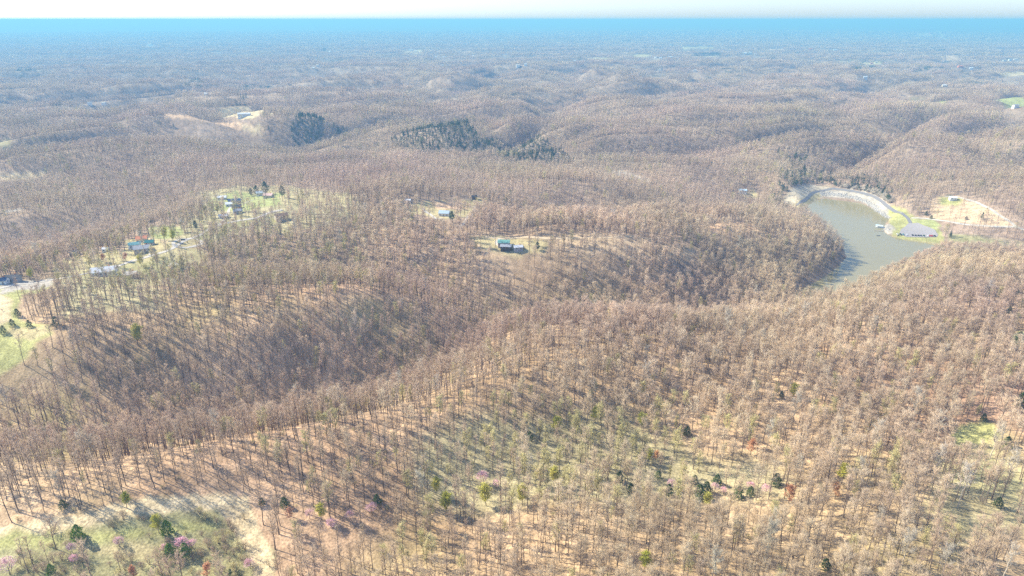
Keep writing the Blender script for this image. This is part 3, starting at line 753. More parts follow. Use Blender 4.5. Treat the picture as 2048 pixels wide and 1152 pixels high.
# ------------------------------------------------------------------ where the buildings, roads and special trees stand
# houses: photo position, width, depth, wall height (m), turn (deg), wall, roof, name, label
HOUSES = [
 (285,484,10,8,3.2,20,'cream','terracotta','house','small house with a terracotta orange roof behind the teal roofed house'),
 (271,495,11,7,3.2,25,'white','teal','house','long low house with a teal blue roof beside a white car'),
 (286,503,15,9,3.0,25,'beige','grey','house','wide low house with a pale grey roof in front of the teal and orange roofs'),
 (300,490,8,7,3.0,15,'grey_wall','dark_teal','shed','small shed with a dark teal roof right of the orange roofed house'),
 (210,550,20,11,3.4,20,'white','silver','barn','large barn with a silvery white roof among trees above the left meadow'),
 (262,555,11,7,2.8,15,'beige','pale','house','single storey house with a pale tan roof right of the silvery barn'),
 (350,536,9,6,2.6,10,'white','pale','cabin','small pale roofed cabin among the budding trees on the ridge'),
 (151,511,8,6,3.0,-10,'dark_wall','dark','shed','dark brown shed alone under the trees left of the ridge houses'),
 (213,503,6,5,2.4,10,'white','silver','shed','tiny white shed on the wooded slope left of the teal roof'),
 (470,406,16,8,3.2,22,'beige','navy','house','long house with a dark blue roof on the green ridge top'),
 (459,412,9,7,2.8,22,'white','white_roof','garage','white garage just below the long dark blue roof'),
 (474,418,11,7,2.8,22,'beige','dark','house','small house with a dark roof below the white garage'),
 (476,426,10,7,2.8,30,'grey_wall','grey','house','grey roofed house lowest in the ridge top cluster'),
 (445,399,11,7,3.0,15,'white','white_roof','house','white roofed house at the wooded left end of the ridge cluster'),
 (447,436,9,6,2.6,15,'white','silver','trailer','white trailer home in bare trees under the ridge top cluster'),
 (523,391,12,8,3.2,10,'white','pale_blue','house','house with a pale blue roof at the foot of the tall dark pines'),
 (538,396,12,8,3.0,-10,'cream','pink_roof','house','house with a pinkish roof right of the pale blue one by the pines'),
 (563,439,14,9,3.4,35,'beige','brown_roof','barn','brown roofed barn in open woods below the pines'),
 (949,398,7,6,3.0,5,'dark_wall','dark','shed','little dark shed at the upper right corner of the yellow clearing'),
 (889,431,12,9,3.4,-8,'white','pale_blue','house','pale blue roofed house beside a round dark green tree'),
 (816,405,7,5,2.6,0,'white','white_roof','shed','small white shed under pale green trees near the yellow clearing'),
 (1008,491,12,8,3.0,-5,'beige','green_teal','house','house with a bright green teal roof on the central ridge'),
 (1012,499,11,6,2.6,-5,'dark_wall','grey','outbuilding','low grey outbuilding in front of the green teal roofed house'),
 (1036,500,9,6,2.4,12,'grey_wall','silver','outbuilding','silvery outbuilding right of the green teal roofed house'),
 (1485,386,12,7,3.0,-8,'white','sky_roof','boathouse','light blue roofed building at the tip of the ridge left of the dam'),
 (489,233,28,9,3.6,8,'white','silver','barn','long white farm barn in the straw coloured clearing far off'),
 (5,567,9,7,3.0,10,'white','navy','house','blue roofed house at the left edge beside the ridge road'),
 (26,562,12,7,3.0,10,'grey_wall','dark','house','dark roofed house beside the ridge road at far left'),
 (1905,400,9,6,2.6,-10,'white','white_roof','pavilion','small white roofed building at the top of the campground clearing'),
]
FARH = [(300,91,40,'white'),(475,52,60,'white'),(433,77,25,'white'),(355,85,22,'white'),(370,86,22,'white'),(402,97,18,'white'),(484,96,18,'cream'),(435,104,14,'cream'),(413,192,12,'white'),
 (180,210,12,'white'),(208,210,12,'white'),(580,78,30,'white'),(590,79,24,'white'),(660,105,20,'cream'),(635,133,14,'white'),(628,138,13,'cream'),(768,71,30,'white'),(791,72,30,'white'),(822,101,26,'white'),
 (832,104,22,'cream'),(888,117,24,'white'),(872,115,16,'white'),(884,133,14,'white'),(896,131,12,'white'),(1005,81,34,'white'),(947,113,14,'white'),(1012,110,14,'white'),(1036,134,18,'white'),(1051,131,14,'white'),
 (1154,113,14,'cream'),(1150,123,14,'white'),(1312,116,16,'white'),(1321,118,16,'white'),(1341,116,22,'white'),(1352,117,14,'cream'),(1400,91,20,'white'),(1342,90,22,'white'),(1327,92,18,'white'),
 (1490,108,20,'white'),(1500,107,22,'white'),(1511,110,20,'white'),(1475,86,22,'white'),(1670,101,24,'white'),(1732,68,40,'white'),(1621,100,30,'terracotta'),(1752,126,14,'cream'),(1743,128,14,'terracotta'),
 (1920,135,22,'terracotta'),(1934,133,20,'terracotta'),(1942,139,14,'white'),(2020,121,20,'white'),(2031,120,20,'white'),(2008,122,16,'white'),(1730,158,14,'white'),(1888,174,14,'cream'),(2030,216,14,'white'),
 (1795,65,30,'white'),(1690,58,50,'white'),(1702,59,50,'white'),(1862,68,70,'terracotta'),(1872,57,60,'white'),(1985,46,60,'white'),(1070,64,60,'white'),(1390,143,12,'white'),(1320,142,12,'white'),(1316,145,10,'white')]
TOWERS = [(1216,58),(1640,55),(1738,38),(1874,50)]
CARS = [(1795,468,'white','white pickup leftmost in the lakeside car park row'),(1801,469,'dark_green','dark green car second from the dock end of the row'),
 (1807,469,'teal','teal car between the dark green and the silver car'),(1814,470,'silver','silver car at the left end of the row after the teal one'),
 (1826,471,'black','black car left of centre, first after the gap in the row'),(1832,471,'charcoal','charcoal car next to the first black one after the gap'),(1838,471,'black','black car in the middle of the lakeside row'),
 (1843,471,'charcoal','charcoal car right of the middle black car'),(1849,471,'dark_green','dark green car right of the middle of the row'),(1857,470,'white','white car immediately left of the red ones'),
 (1861,470,'red','bright red car beside the white one in the row'),(1865,470,'red','red car nearer the right end of the row, next to the black one'),(1870,470,'black','black car at the right end of the row'),
 (261,498,'white','white car parked at the left gable of the teal roofed house'),(1043,494,'blue','blue car parked behind the silvery outbuilding on the central ridge'),
 (917,454,'white','white car alone in the trees right of the pale blue house'),(468,412,'white','white car beside the garage on the ridge top'),(366,481,'charcoal','dark car on the gravel loop of the ridge drive')]
ROADS = [
 ('ridge_road', [(-150,600),(-40,586),(0,577),(40,568),(104,560),(150,552),(200,541),(250,527),(300,512),(350,494),(400,470),(440,450),(480,441),(512,436),(540,425),(565,420)], 4.2, 'gravel'),
 ('gravel_drive', [(350,494),(348,484),(372,477),(398,480),(402,488),(376,495),(352,494)], 3.6, 'gravel'),
 ('gravel_drive', [(300,512),(300,502),(280,507)], 3.2, 'gravel'),
 ('gravel_drive', [(440,450),(455,430),(462,414),(486,408),(500,402),(520,397)], 3.4, 'gravel'),
 ('dirt_road', [(970,474),(1000,477),(1040,475),(1100,477),(1160,476),(1220,475),(1280,474),(1330,474)], 3.4, 'dirt'),
 ('gravel_drive', [(1000,477),(992,486),(1000,492)], 3.0, 'gravel'),
 ('gravel_drive', [(845,417),(855,426),(872,438),(884,436)], 3.4, 'gravel'),
 ('gravel_drive', [(950,412),(946,428),(930,444),(918,452)], 3.2, 'gravel'),
 ('dam_road', [(1592,411),(1610,400),(1630,384),(1660,378),(1690,380),(1720,385),(1745,392),(1762,402),(1774,412),(1784,419),(1800,425),(1815,436),(1822,448)], 4.6, 'asphalt'),
 ('campground_road', [(1822,436),(1850,437),(1890,442),(1930,449),(1990,453),(2028,453),(2020,444),(1998,430),(1972,414),(1945,402),(1915,394),(1890,393)], 3.6, 'gravel'),
 ('campground_road', [(2028,453),(2060,462),(2150,480)], 3.6, 'gravel'),
]
LOT = [(1798,468),(1802,459),(1812,452),(1816,447),(1836,446),(1850,452),(1870,460),(1876,470),(1874,474),(1850,475),(1812,474)]
HOUSE_XY = [hit(h[0], h[1]) for h in HOUSES]; FARH_XY = [hit(h[0], h[1]) for h in FARH]; TOWER_XY = [hit(*t) for t in TOWERS]
def smooth_path(P, step=3.0):
    P = np.array(P, float); out = []
    for i in range(len(P) - 1):
        p0 = P[max(i - 1, 0)]; p1 = P[i]; p2 = P[i + 1]; p3 = P[min(i + 2, len(P) - 1)]
        n = max(2, int(np.hypot(*(p2 - p1)) / step))
        for k in range(n):
            t = k / n
            out.append(.5 * ((2 * p1) + (-p0 + p2) * t + (2 * p0 - 5 * p1 + 4 * p2 - p3) * t * t + (-p0 + 3 * p1 - 3 * p2 + p3) * t ** 3))
    out.append(P[-1]); return np.array(out)
ROADS_W = [(n, smooth_path(hits(p)), w, m) for n, p, w, m in ROADS]
LOT_W = hits(LOT)
def stand(px_, py_, hc):
    """ground point of a tree whose crown centre, hc metres up, shows at this photo point"""
    x, y, z = hit(px_, py_)
    for _ in range(3):
        d = math.sqrt(x * x + y * y + (CAMZ - z) ** 2); dep = math.atan2(CAMZ - z, math.hypot(x, y))
        x, y, z = hit(px_, py_ + hc * math.cos(dep) * FPX / d * 1.08)
    return x, y
SPECIAL = [
 ('cedar_tree', 'greencedar', 4, 'cedar', [
  (158,1066,1.05,'bright green conical cedar alone in the scrub at bottom left'),(336,1056,1.0,'bright green cedar left of the mown track beside a dark bush'),(341,1100,.85,'bright green cedar, left of a pair below the pink redbud'),
  (371,1100,.9,'bright green cedar, right of a pair below the pink redbud'),(104,1140,.7,'small green cedar near the bottom edge beside the big pink redbud')]),
 ('cedar_tree', 'cedar', 3.5, 'cedar', [
  (470,1142,1.1,'dark spreading cedar at the bottom edge by the mown track'),(128,1008,.8,'small dark cedar under the bare slope trees at bottom left'),(755,998,1.0,'dark cedar at the foot of tall bare trunks left of a pink redbud'),
  (570,1003,.9,'dark cedar right of the meadow corner under bare trees'),(524,1002,.7,'dark low cedar at the meadow corner'),(1239,952,.95,'dark cedar standing alone left of the redbud draw'),(1262,975,.9,'dark green cedar left of the redbud patch in the draw'),
  (1337,978,1.0,'dark cedar directly below a pink redbud in the draw'),(1316,948,.8,'small dark cedar above the pink redbud in the draw'),(1388,958,.9,'dark cedar above the broad cedar pair in the draw'),
  (1400,982,1.35,'broad dark cedar, larger of the pair in the draw'),(1413,974,1.1,'dark cedar touching the broad one in the draw'),(1433,958,1.05,'dark cedar above the pink blossom right of the pair'),(1476,984,1.15,'dark round cedar between two pink redbuds'),
  (1500,982,.9,'small dark cedar right of the round one in the draw'),(1552,958,1.2,'dark cedar at the right end of the draw'),(1374,860,1.0,'dark cedar in open woods above the draw'),(1060,870,.8,'dark little cedar below the ridge spur'),
  (2030,578,1.1,'dark cedar high on the right edge of the near hill'),(2043,606,1.3,'tall dark cedar at the right edge below the lake'),(2018,620,.9,'round green cedar near the right edge'),(2037,676,1.5,'large dark cedar beside the green gap on the right edge'),
  (2042,800,1.4,'tall dark cedar at the right edge above the grassy clearing'),(2012,884,1.1,'dark cedar right of the grassy clearing'),(1966,834,.8,'small dark cedar at the top edge of the grassy clearing'),(1562,788,.7,'tiny dark cedar under a pale green tree right of centre'),
  (1762,632,.9,'dark cedar in the middle of the right hillside'),(1786,645,.9,'olive cedar on the right hillside'),(1650,1128,.9,'dark cedar near the bottom edge right of centre'),(1994,1004,.9,'dark cedar low on the right side'),
  (1852,426,1.0,'dark cedar left of the campground clearing by the lake'),(1862,434,.9,'dark cedar at the near corner of the campground clearing'),(1932,436,.8,'dark round cedar inside the campground clearing'),
  (60,648,1.0,'dark cedar by the left meadow above the bare lone tree'),(113,643,1.3,'dark dense cedar at the right end of the left meadow'),(8,659,1.0,'dark cedar at the left edge of the left meadow'),(26,645,.9,'green cedar in a row on the left meadow'),(36,625,1.0,'green cedar at the fork of the left meadow')]),
 ('redbud_tree', 'redbud', 3.6, 'redbud', [
  (966,954,1.25,'bright magenta redbud in the woods left of the draw'),(992,966,.8,'faint pink redbud right of the bright magenta one'),(745,1016,1.1,'pale pink redbud under the dark cedar left of centre'),(620,1028,.9,'pink redbud between a red tree and a lime green tree'),
  (664,1046,1.0,'mauve redbud under bare trees right of the lime green tree'),(240,1083,.9,'small pink redbud in the middle of the scrub meadow'),(146,1096,.85,'pale mauve redbud below the bright green cedar'),(386,1087,.8,'pink redbud, right of the two above the cedar pair'),
  (366,1086,1.15,'pink redbud, left of the two above the cedar pair'),(19,1134,1.5,'large pink redbud in the bottom left corner'),(150,1118,.8,'washed out mauve redbud in the lower scrub'),(330,1096,.7,'purple redbud left of the cedar pair'),
  (1342,968,1.0,'magenta redbud above a dark cedar in the draw'),(1428,974,.9,'pink redbud right of the broad cedar pair'),(1446,980,.7,'thin pink redbud in the middle of the draw'),(1500,972,.9,'magenta redbud above a small dark cedar'),(1530,978,1.0,'pink redbud at the right end of the draw'),
  (500,1128,.9,'faint pink redbud beside the mown track at the bottom'),(700,1030,.8,'dim mauve redbud in bare woods left of centre')]),
 ('lime_green_tree', 'lime', 8.5, 'tree', [
  (644,1020,.75,'lime green leafy tree right of the small red tree'),(892,1004,.95,'bright lime green tree among bare trees below the redbud'),(872,968,.8,'lime green tree at the left foot of the draw'),(972,985,1.0,'broad yellow green tree below the bright magenta redbud'),
  (1045,986,.9,'yellow green tree right of the broad one below the ridge spur'),(1189,826,.8,'bright yellow tree, left of two below the parcel woods'),(1283,838,.85,'bright yellow green tree, right of two below the central woods'),(1112,846,.9,'green yellow tree, leftmost of the three bright ones'),
  (1108,948,.85,'vivid green tree left of centre in the draw'),(1682,944,.9,'lime yellow tree in grey woods at lower right'),(318,1046,.75,'lime green tree behind the green cedar in the scrub'),(254,998,.65,'small lime tree where the bare slope meets the mown track'),
  (276,666,1.25,'wide olive yellow crown among bare trees on the left hillside'),(330,465,1.1,'vivid green tree by the ridge houses, left one'),(346,470,.9,'green yellow tree right of the vivid green one by the houses'),(62,548,.8,'yellow green tree by the ridge road at far left'),
  (412,420,1.0,'bright green tree left of the white garage on the ridge'),(436,416,.9,'green tree touching the white roofs on the ridge'),(800,410,.9,'yellow green tree left of the yellow clearing'),(1295,910,.7,'green tree over the redbud draw'),(1585,780,.8,'pale lime tree on the hillside right of centre'),
  (1415,1000,.7,'pale lime tree just below the broad cedar pair'),(1290,1120,.8,'yellow green tree at the bottom right of centre'),(283,519,.9,'yellow green tree in front of the grey roofed house')]),
 ('maple_tree', 'maple', 7.5, 'tree', [
  (580,1026,.6,'small rusty red tree left of the lime green one'),(1577,986,.9,'orange budding maple in the woods at lower right'),(1670,980,.8,'salmon red budding maple right of the orange one'),(415,1140,.75,'orange maple at the bottom edge beside the dark cedar'),(270,1144,.6,'pale orange sapling at the bottom edge left of the orange maple'),
  (252,512,.8,'orange budding maple below the houses on the left ridge'),(208,514,.8,'dull red budding maple left of the orange one by the houses'),(1500,890,.85,'golden orange tree above the right end of the draw'),(1310,908,.6,'small pinkish orange tree above the cedars')]),
 ('pine_tree', 'pine', 9.0, 'pine', [
  (532,376,1.15,'tallest dark pine behind the ridge houses'),(566,382,.95,'dark pine right of the tallest one by the ridge houses'),(513,381,.9,'dark pine left of the tallest one by the ridge houses'),(503,384,.7,'short dark pine at the left end of the pine row'),
  (904,432,.8,'round dark green tree beside the pale blue roofed house'),(1075,491,.55,'dark bushy evergreen right of the silvery outbuilding'),(424,412,.6,'small blue green pine left of the garage on the ridge'),(392,450,.6,'blue green pine above the gravel loop'),
  (1590,312,.8,'green pine high on the hill behind the dam'),(1612,315,.8,'green pine right of the first on the hill behind the dam'),(1546,392,.7,'light green pine left of the dam end'),(1568,414,.6,'dark green pine touching the left end of the dam'),
  (1776,396,.7,'dark green tree at the bend of the dam road')]),
 ('sycamore_tree', 'sycamore', 15, 'sycamore', [
  (1915,960,1.15,'big white barked sycamore in the lower right woods'),(1980,870,1.1,'white barked sycamore right of the grassy clearing'),(1745,1040,.9,'slender pale sycamore at lower right'),(2010,930,1.1,'pale sycamore near the right edge below the clearing'),
  (1385,1020,.9,'pale trunked sycamore right of bottom centre'),(1880,1120,1.0,'white sycamore near the bottom right edge'),(1720,940,1.0,'grey white sycamore right of the lime yellow tree'),(1590,930,.9,'forked pale sycamore right of the draw'),
  (1290,700,.8,'pale sycamore on the ridge spur right of centre'),(1460,462,.7,'white sycamore on the peninsula ridge')]),
]
SPEC_XY = [[(*stand(q[0], q[1], hc * q[2]), q[2]) for q in lst] for nm, kd, hc, cat, lst in SPECIAL]
def exclude(X, Y, p):
    """thin the trees on roads, round buildings and in front of the far clearings the buildings stand in"""
    r = np.hypot(X, Y)
    def disc(cx, cy_, w, L, keep):
        R0 = math.hypot(cx, cy_); ux, uy = cx / R0, cy_ / R0
        dx = X - cx; dy = Y - cy_; rad_ = dx * ux + dy * uy; tan_ = np.abs(-dx * uy + dy * ux)
        m = (rad_ < w) & (rad_ > -L) & (tan_ < w)
        p[m] = np.minimum(p[m], keep); m2 = np.hypot(dx, dy) < w * .8; p[m2] = 0
    for (nm, kd, hc, cat, lst), xy in zip(SPECIAL, SPEC_XY):
        for x, y, sc in xy:
            w_ = {'cedar': 3.0, 'greencedar': 3.5, 'redbud': 4.0, 'lime': 4.2, 'maple': 4.0, 'pine': 5, 'sycamore': 4}[kd] * sc
            disc(x, y, w_, {'cedar': 24, 'greencedar': 30, 'redbud': 26, 'lime': 18, 'maple': 18, 'pine': 20, 'sycamore': 8}[kd], .12)
    for h, (x, y, z) in zip(HOUSES, HOUSE_XY):
        disc(x, y, h[2] * .75, 18 / (CAMZ - z) * math.hypot(x, y) * .75, .42)
    for h, (x, y, z) in zip(FARH, FARH_XY):
        disc(x, y, h[2] * .9 + 12, min(20 / (CAMZ - z) * math.hypot(x, y), 700), .12)
    nr = r < 1500
    if nr.any():
        q = p[nr]
        for n, P, w, m in ROADS_W: q[pdist(X[nr], Y[nr], P, False) < w * .5 + 1.6] = 0
        q[inpoly(X[nr], Y[nr], LOT_W)] = 0
        p[nr] = q
    return p

# ------------------------------------------------------------------ scatter of the woods
NAMES = list(KIND); KID = {k: i for i, k in enumerate(NAMES)}
def jitter_grid(r0, r1, cell, seed):
    rg = np.random.RandomState(seed)
    xm = r1 * math.sin(R(41))
    nx = int(2 * xm / cell); ny = int(r1 / cell)
    X, Y = np.meshgrid(np.arange(nx), np.arange(ny))
    X = (X + rg.rand(*X.shape) * .98) * cell - xm; Y = (Y + rg.rand(*Y.shape) * .98) * cell
    X = X.ravel(); Y = Y.ravel(); r = np.hypot(X, Y); a = np.arctan2(X, Y)
    m = (r > r0) & (r <= r1) & (np.abs(a) < R(43))
    return X[m], Y[m]
def reach(X, Y, hh):
    """how far behind a plant of height hh the ground is hidden from the air, as a vector away from the camera"""
    r = np.hypot(X, Y); L = np.minimum(hh * r / (CAMZ - gz(X, Y)), 500); return X / r * L, Y / r * L
def keepprob(X, Y, pad=0.0):
    p = np.ones(X.shape); ex, ey = reach(X, Y, 17.0)
    for q_, s_ in enumerate((0, .3, .6, .9)):
        XX, YY = X + ex * s_, Y + ey * s_
        for P, c, soft, keep in COVER_W:
            P2 = np.array(P)
            bb = (XX > P2[:, 0].min()) & (XX < P2[:, 0].max()) & (YY > P2[:, 1].min()) & (YY < P2[:, 1].max())
            if not bb.any(): continue
            ins = inpoly(XX[bb], YY[bb], P); kk_ = keep if q_ == 0 else min(1, keep + .07 * q_)
            q = p[bb]; q[ins] = np.minimum(q[ins], kk_); p[bb] = q
    r = np.hypot(X, Y); nl = (r < 1300) & (r > 400)
    if nl.any():
        ins = inpoly(X[nl], Y[nl], LAKE_P) | (pdist(X[nl], Y[nl], LAKE_P) < 2.5)
        q = p[nl]; q[ins] = 0; p[nl] = q
    return exclude(X, Y, p)
def evershare(X, Y):
    s = np.zeros(X.shape); ex, ey = reach(X, Y, 7.0); X = X + ex; Y = Y + ey
    for P, k in EVER_W:
        P2 = np.array(P)
        bb = (X > P2[:, 0].min()) & (X < P2[:, 0].max()) & (Y > P2[:, 1].min()) & (Y < P2[:, 1].max())
        if not bb.any(): continue
        q = s[bb]; q[inpoly(X[bb], Y[bb], P)] = k; s[bb] = q
    return s

PTS = []     # rows: x, y, z, scale, rot, kind, visible
def scatter(r0, r1, cell, seed, chooser, smin, smax):
    X, Y = jitter_grid(r0, r1, cell, seed); rg = np.random.RandomState(seed + 5)
    Z = gz(X, Y)
    px, py = project(X, Y, Z)
    m = (px > -260) & (px < 2308) & (py < 1420)
    X, Y, Z = X[m], Y[m], Z[m]
    kp = keepprob(X, Y)
    # density varies from slope to slope
    kp = kp * np.clip(1.0 + .35 * fbm(X / 70, Y / 70, 61, 3), .45, 1)
    m = rg.rand(len(X)) < kp
    X, Y, Z = X[m], Y[m], Z[m]
    K = chooser(X, Y, rg)
    S = rg.uniform(smin, smax, len(X)) * (1 + .16 * fbm(X / 120, Y / 120, 67, 2))
    S = np.where((K == KID['midpine']) | (K == KID['farpine']), S * .58, S)
    PTS.append(np.stack([X, Y, Z, S, rg.rand(len(X)) * 6.283, K], 1))

def choose_near(X, Y, rg):
    u = rg.rand(len(X)); px, py = project(X, Y, gz(X, Y)); wide = np.clip(sstep(900, 1250, px) + .75 * sstep(600, 520, py), .12, .85); K = rg.randint(0, 4, len(X)) + np.where(rg.rand(len(X)) < wide, KID['bare4'], KID['bare0'])
    budp = .05 + .30 * sstep(.1, .8, fbm(X / 55, Y / 55, 71, 3))
    px, py = project(X, Y, gz(X, Y))
    # the draw in front of the camera and the house ridge are the greenest places
    g = np.exp(-(((px - 1180) / 330) ** 2 + ((py - 920) / 90) ** 2)) * .55 + np.exp(-(((px - 330) / 330) ** 2 + ((py - 520) / 75) ** 2)) * .42
    budp = budp + g
    b = rg.rand(len(X)) < budp; K = np.where(b, np.where(u < .5, KID['bud0'], KID['bud1']), K)
    s = rg.rand(len(X)) < .012; K = np.where(s, KID['sycamore'], K)
    e = rg.rand(len(X)) < evershare(X, Y); K = np.where(e, KID['midpine'], K)
    return K
def choose_mid(X, Y, rg):
    K = rg.randint(0, 4, len(X)) + KID['mid0']
    budp = .03 + .16 * sstep(.2, .9, fbm(X / 80, Y / 80, 73, 3))
    K = np.where(rg.rand(len(X)) < budp, KID['midbud'], K)
    K = np.where(rg.rand(len(X)) < np.maximum(evershare(X, Y), .004), KID['midpine'], K)
    return K
def choose_far(X, Y, rg):
    K = rg.randint(0, 3, len(X)) + KID['far0']
    ev = np.maximum(evershare(X, Y), .01 + .10 * sstep(.45, .8, fbm(X / 900, Y / 500, 79, 3)))
    return np.where(rg.rand(len(X)) < ev, KID['farpine'], K)
scatter(170, 900, 5.6, 201, choose_near, .60, 1.2)
scatter(900, 2100, 6.3, 202, choose_mid, .55, 1.1)
scatter(2100, 9500, 30.0, 203, choose_far, .85, 1.12)
scatter(9500, 16000, 46.0, 204, choose_far, 1.1, 1.5)
# undergrowth and thickets
def scatter_shrubs():
    X, Y = jitter_grid(170, 620, 3.6, 301); rg = np.random.RandomState(302)
    Z = gz(X, Y); px, py = project(X, Y, Z); m = (px > -200) & (px < 2250) & (py < 1350); X, Y, Z = X[m], Y[m], Z[m]
    p = .05 + .16 * sstep(.1, .8, fbm(X / 40, Y / 40, 81, 3))
    P0 = np.array(COVER_W[0][0]); scrub = inpoly(X, Y, COVER_W[0][0]); strawp = inpoly(X, Y, COVER_W[1][0]) | inpoly(X, Y, COVER_W[2][0])
    p = np.where(scrub, .72 * np.clip(.85 + 2.0 * fbm(X / 16, Y / 16, 83, 2), .1, 1), p); p = np.where(strawp, .02, p)
    for P, c, soft, keep in COVER_W[8:]:
        if keep < .05: p = np.where(inpoly(X, Y, P), .02, p)
    m = rg.rand(len(X)) < p; X, Y, Z, scrub = X[m], Y[m], Z[m], scrub[m]
    u = rg.rand(len(X)); K = np.where(u < .6, KID['shrub0'], KID['shrub1'])
    S = rg.uniform(.5, 1.15, len(X)) * np.where(scrub, 1.35, .8)
    return np.stack([X, Y, Z, S, rg.rand(len(X)) * 6.283, K], 1)
SHR = scatter_shrubs()
TREES = np.concatenate(PTS)

# the nearest bare trees in view become things of their own
px, py = project(TREES[:, 0], TREES[:, 1], TREES[:, 2])
_, pyt = project(TREES[:, 0], TREES[:, 1], TREES[:, 2] + 18 * TREES[:, 3])
inview = (px > 0) & (px < 2048) & (pyt < 1120) & (py > 40)
isbare = (TREES[:, 5] < 8)
order = np.argsort(np.where(inview & isbare, np.hypot(TREES[:, 0], TREES[:, 1]), 1e9))[:300]
taken = np.zeros(len(TREES), bool); taken[order] = True
LANDMARKS = [(60,1000,'the bottom left slope foot'),(158,1066,'the lone bright green cedar'),(254,998,'the lime tree above the track'),(336,1056,'the cedar by the track'),(356,1100,'the bright cedar pair'),
 (480,1010,'the corner of the mown track'),(535,1090,'the straw track bottom end'),(580,1026,'the small rusty red tree'),(644,1020,'the lime green meadow edge tree'),(755,998,'the dark cedar under bare trunks'),
 (892,1004,'the lime tree below the redbud'),(966,954,'the magenta redbud'),(1045,986,'the tree below the spur'),(1108,948,'the vivid green tree'),(1239,952,'the lone draw cedar'),
 (1337,978,'the cedar below a redbud'),(1405,982,'the broad cedar pair'),(1476,984,'the round cedar between redbuds'),(1577,986,'the orange maple'),(1670,980,'the salmon red maple'),(1682,944,'the lime yellow tree'),
 (1745,1040,'the slender pale sycamore'),(1915,960,'the big white sycamore'),(1880,1120,'the bottom edge white sycamore'),(1650,1128,'the bottom edge dark cedar'),(1385,1020,'the pale trunked sycamore'),(1290,1120,'the bottom edge yellow green tree'),
 (1994,1004,'the low right dark cedar'),(700,1120,'the bottom edge left of centre'),(900,1120,'the bottom edge middle'),(1060,1110,'the bottom centre edge'),(1480,1120,'the bottom edge right of centre'),(2030,1110,'the bottom right corner')]
USED = {}
def tree_label(x_, y_, S, wide, what):
    d = [(math.hypot((x_ - a) , (y_ - b) * 1.3), a, b, n) for a, b, n in LANDMARKS]; d.sort(); dd, a, b, n = d[0]
    dx, dy = x_ - a, y_ - b
    v = 'above' if dy < -12 else 'below' if dy > 12 else ''
    h_ = 'right' if dx > 12 else 'left' if dx < -12 else ''
    rel = (v + ' and ' + h_ + ' of' if v and h_ else v or (h_ + ' of' if h_ else 'next to'))
    near = 'close ' if dd < 45 else 'well ' if dd > 90 else ''
    size = 'tall' if S > 1.04 else 'short' if S < .88 else 'medium'
    lab = '%s %s %s %s%s %s' % (size, 'spreading' if wide else 'narrow', what, near, rel, n)
    return lab, what + 's around ' + n
rr_ = random.Random(5)
for i in order:
    X, Y, Z, S, A, K = TREES[i]
    lab, grp = tree_label(px[i], py[i], S, K >= 4, 'leafless tree')
    plant('bare_tree', NAMES[int(K)], float(X), float(Y), float(S), float(A), lab, 'tree', grp, (rr_.gauss(0, .03), rr_.gauss(0, .03)))
# budding trees: also the largest ones singly
isbud = (TREES[:, 5] == KID['bud0']) | (TREES[:, 5] == KID['bud1'])
ob = np.argsort(np.where(inview & isbud, np.hypot(TREES[:, 0], TREES[:, 1]), 1e9))[:150]
for i in ob:
    X, Y, Z, S, A, K = TREES[i]; taken[i] = True
    lab, grp = tree_label(px[i], py[i], S, K == KID['bud1'], 'green budding tree')
    plant('budding_tree', NAMES[int(K)], float(X), float(Y), float(S), float(A), lab, 'tree', grp)

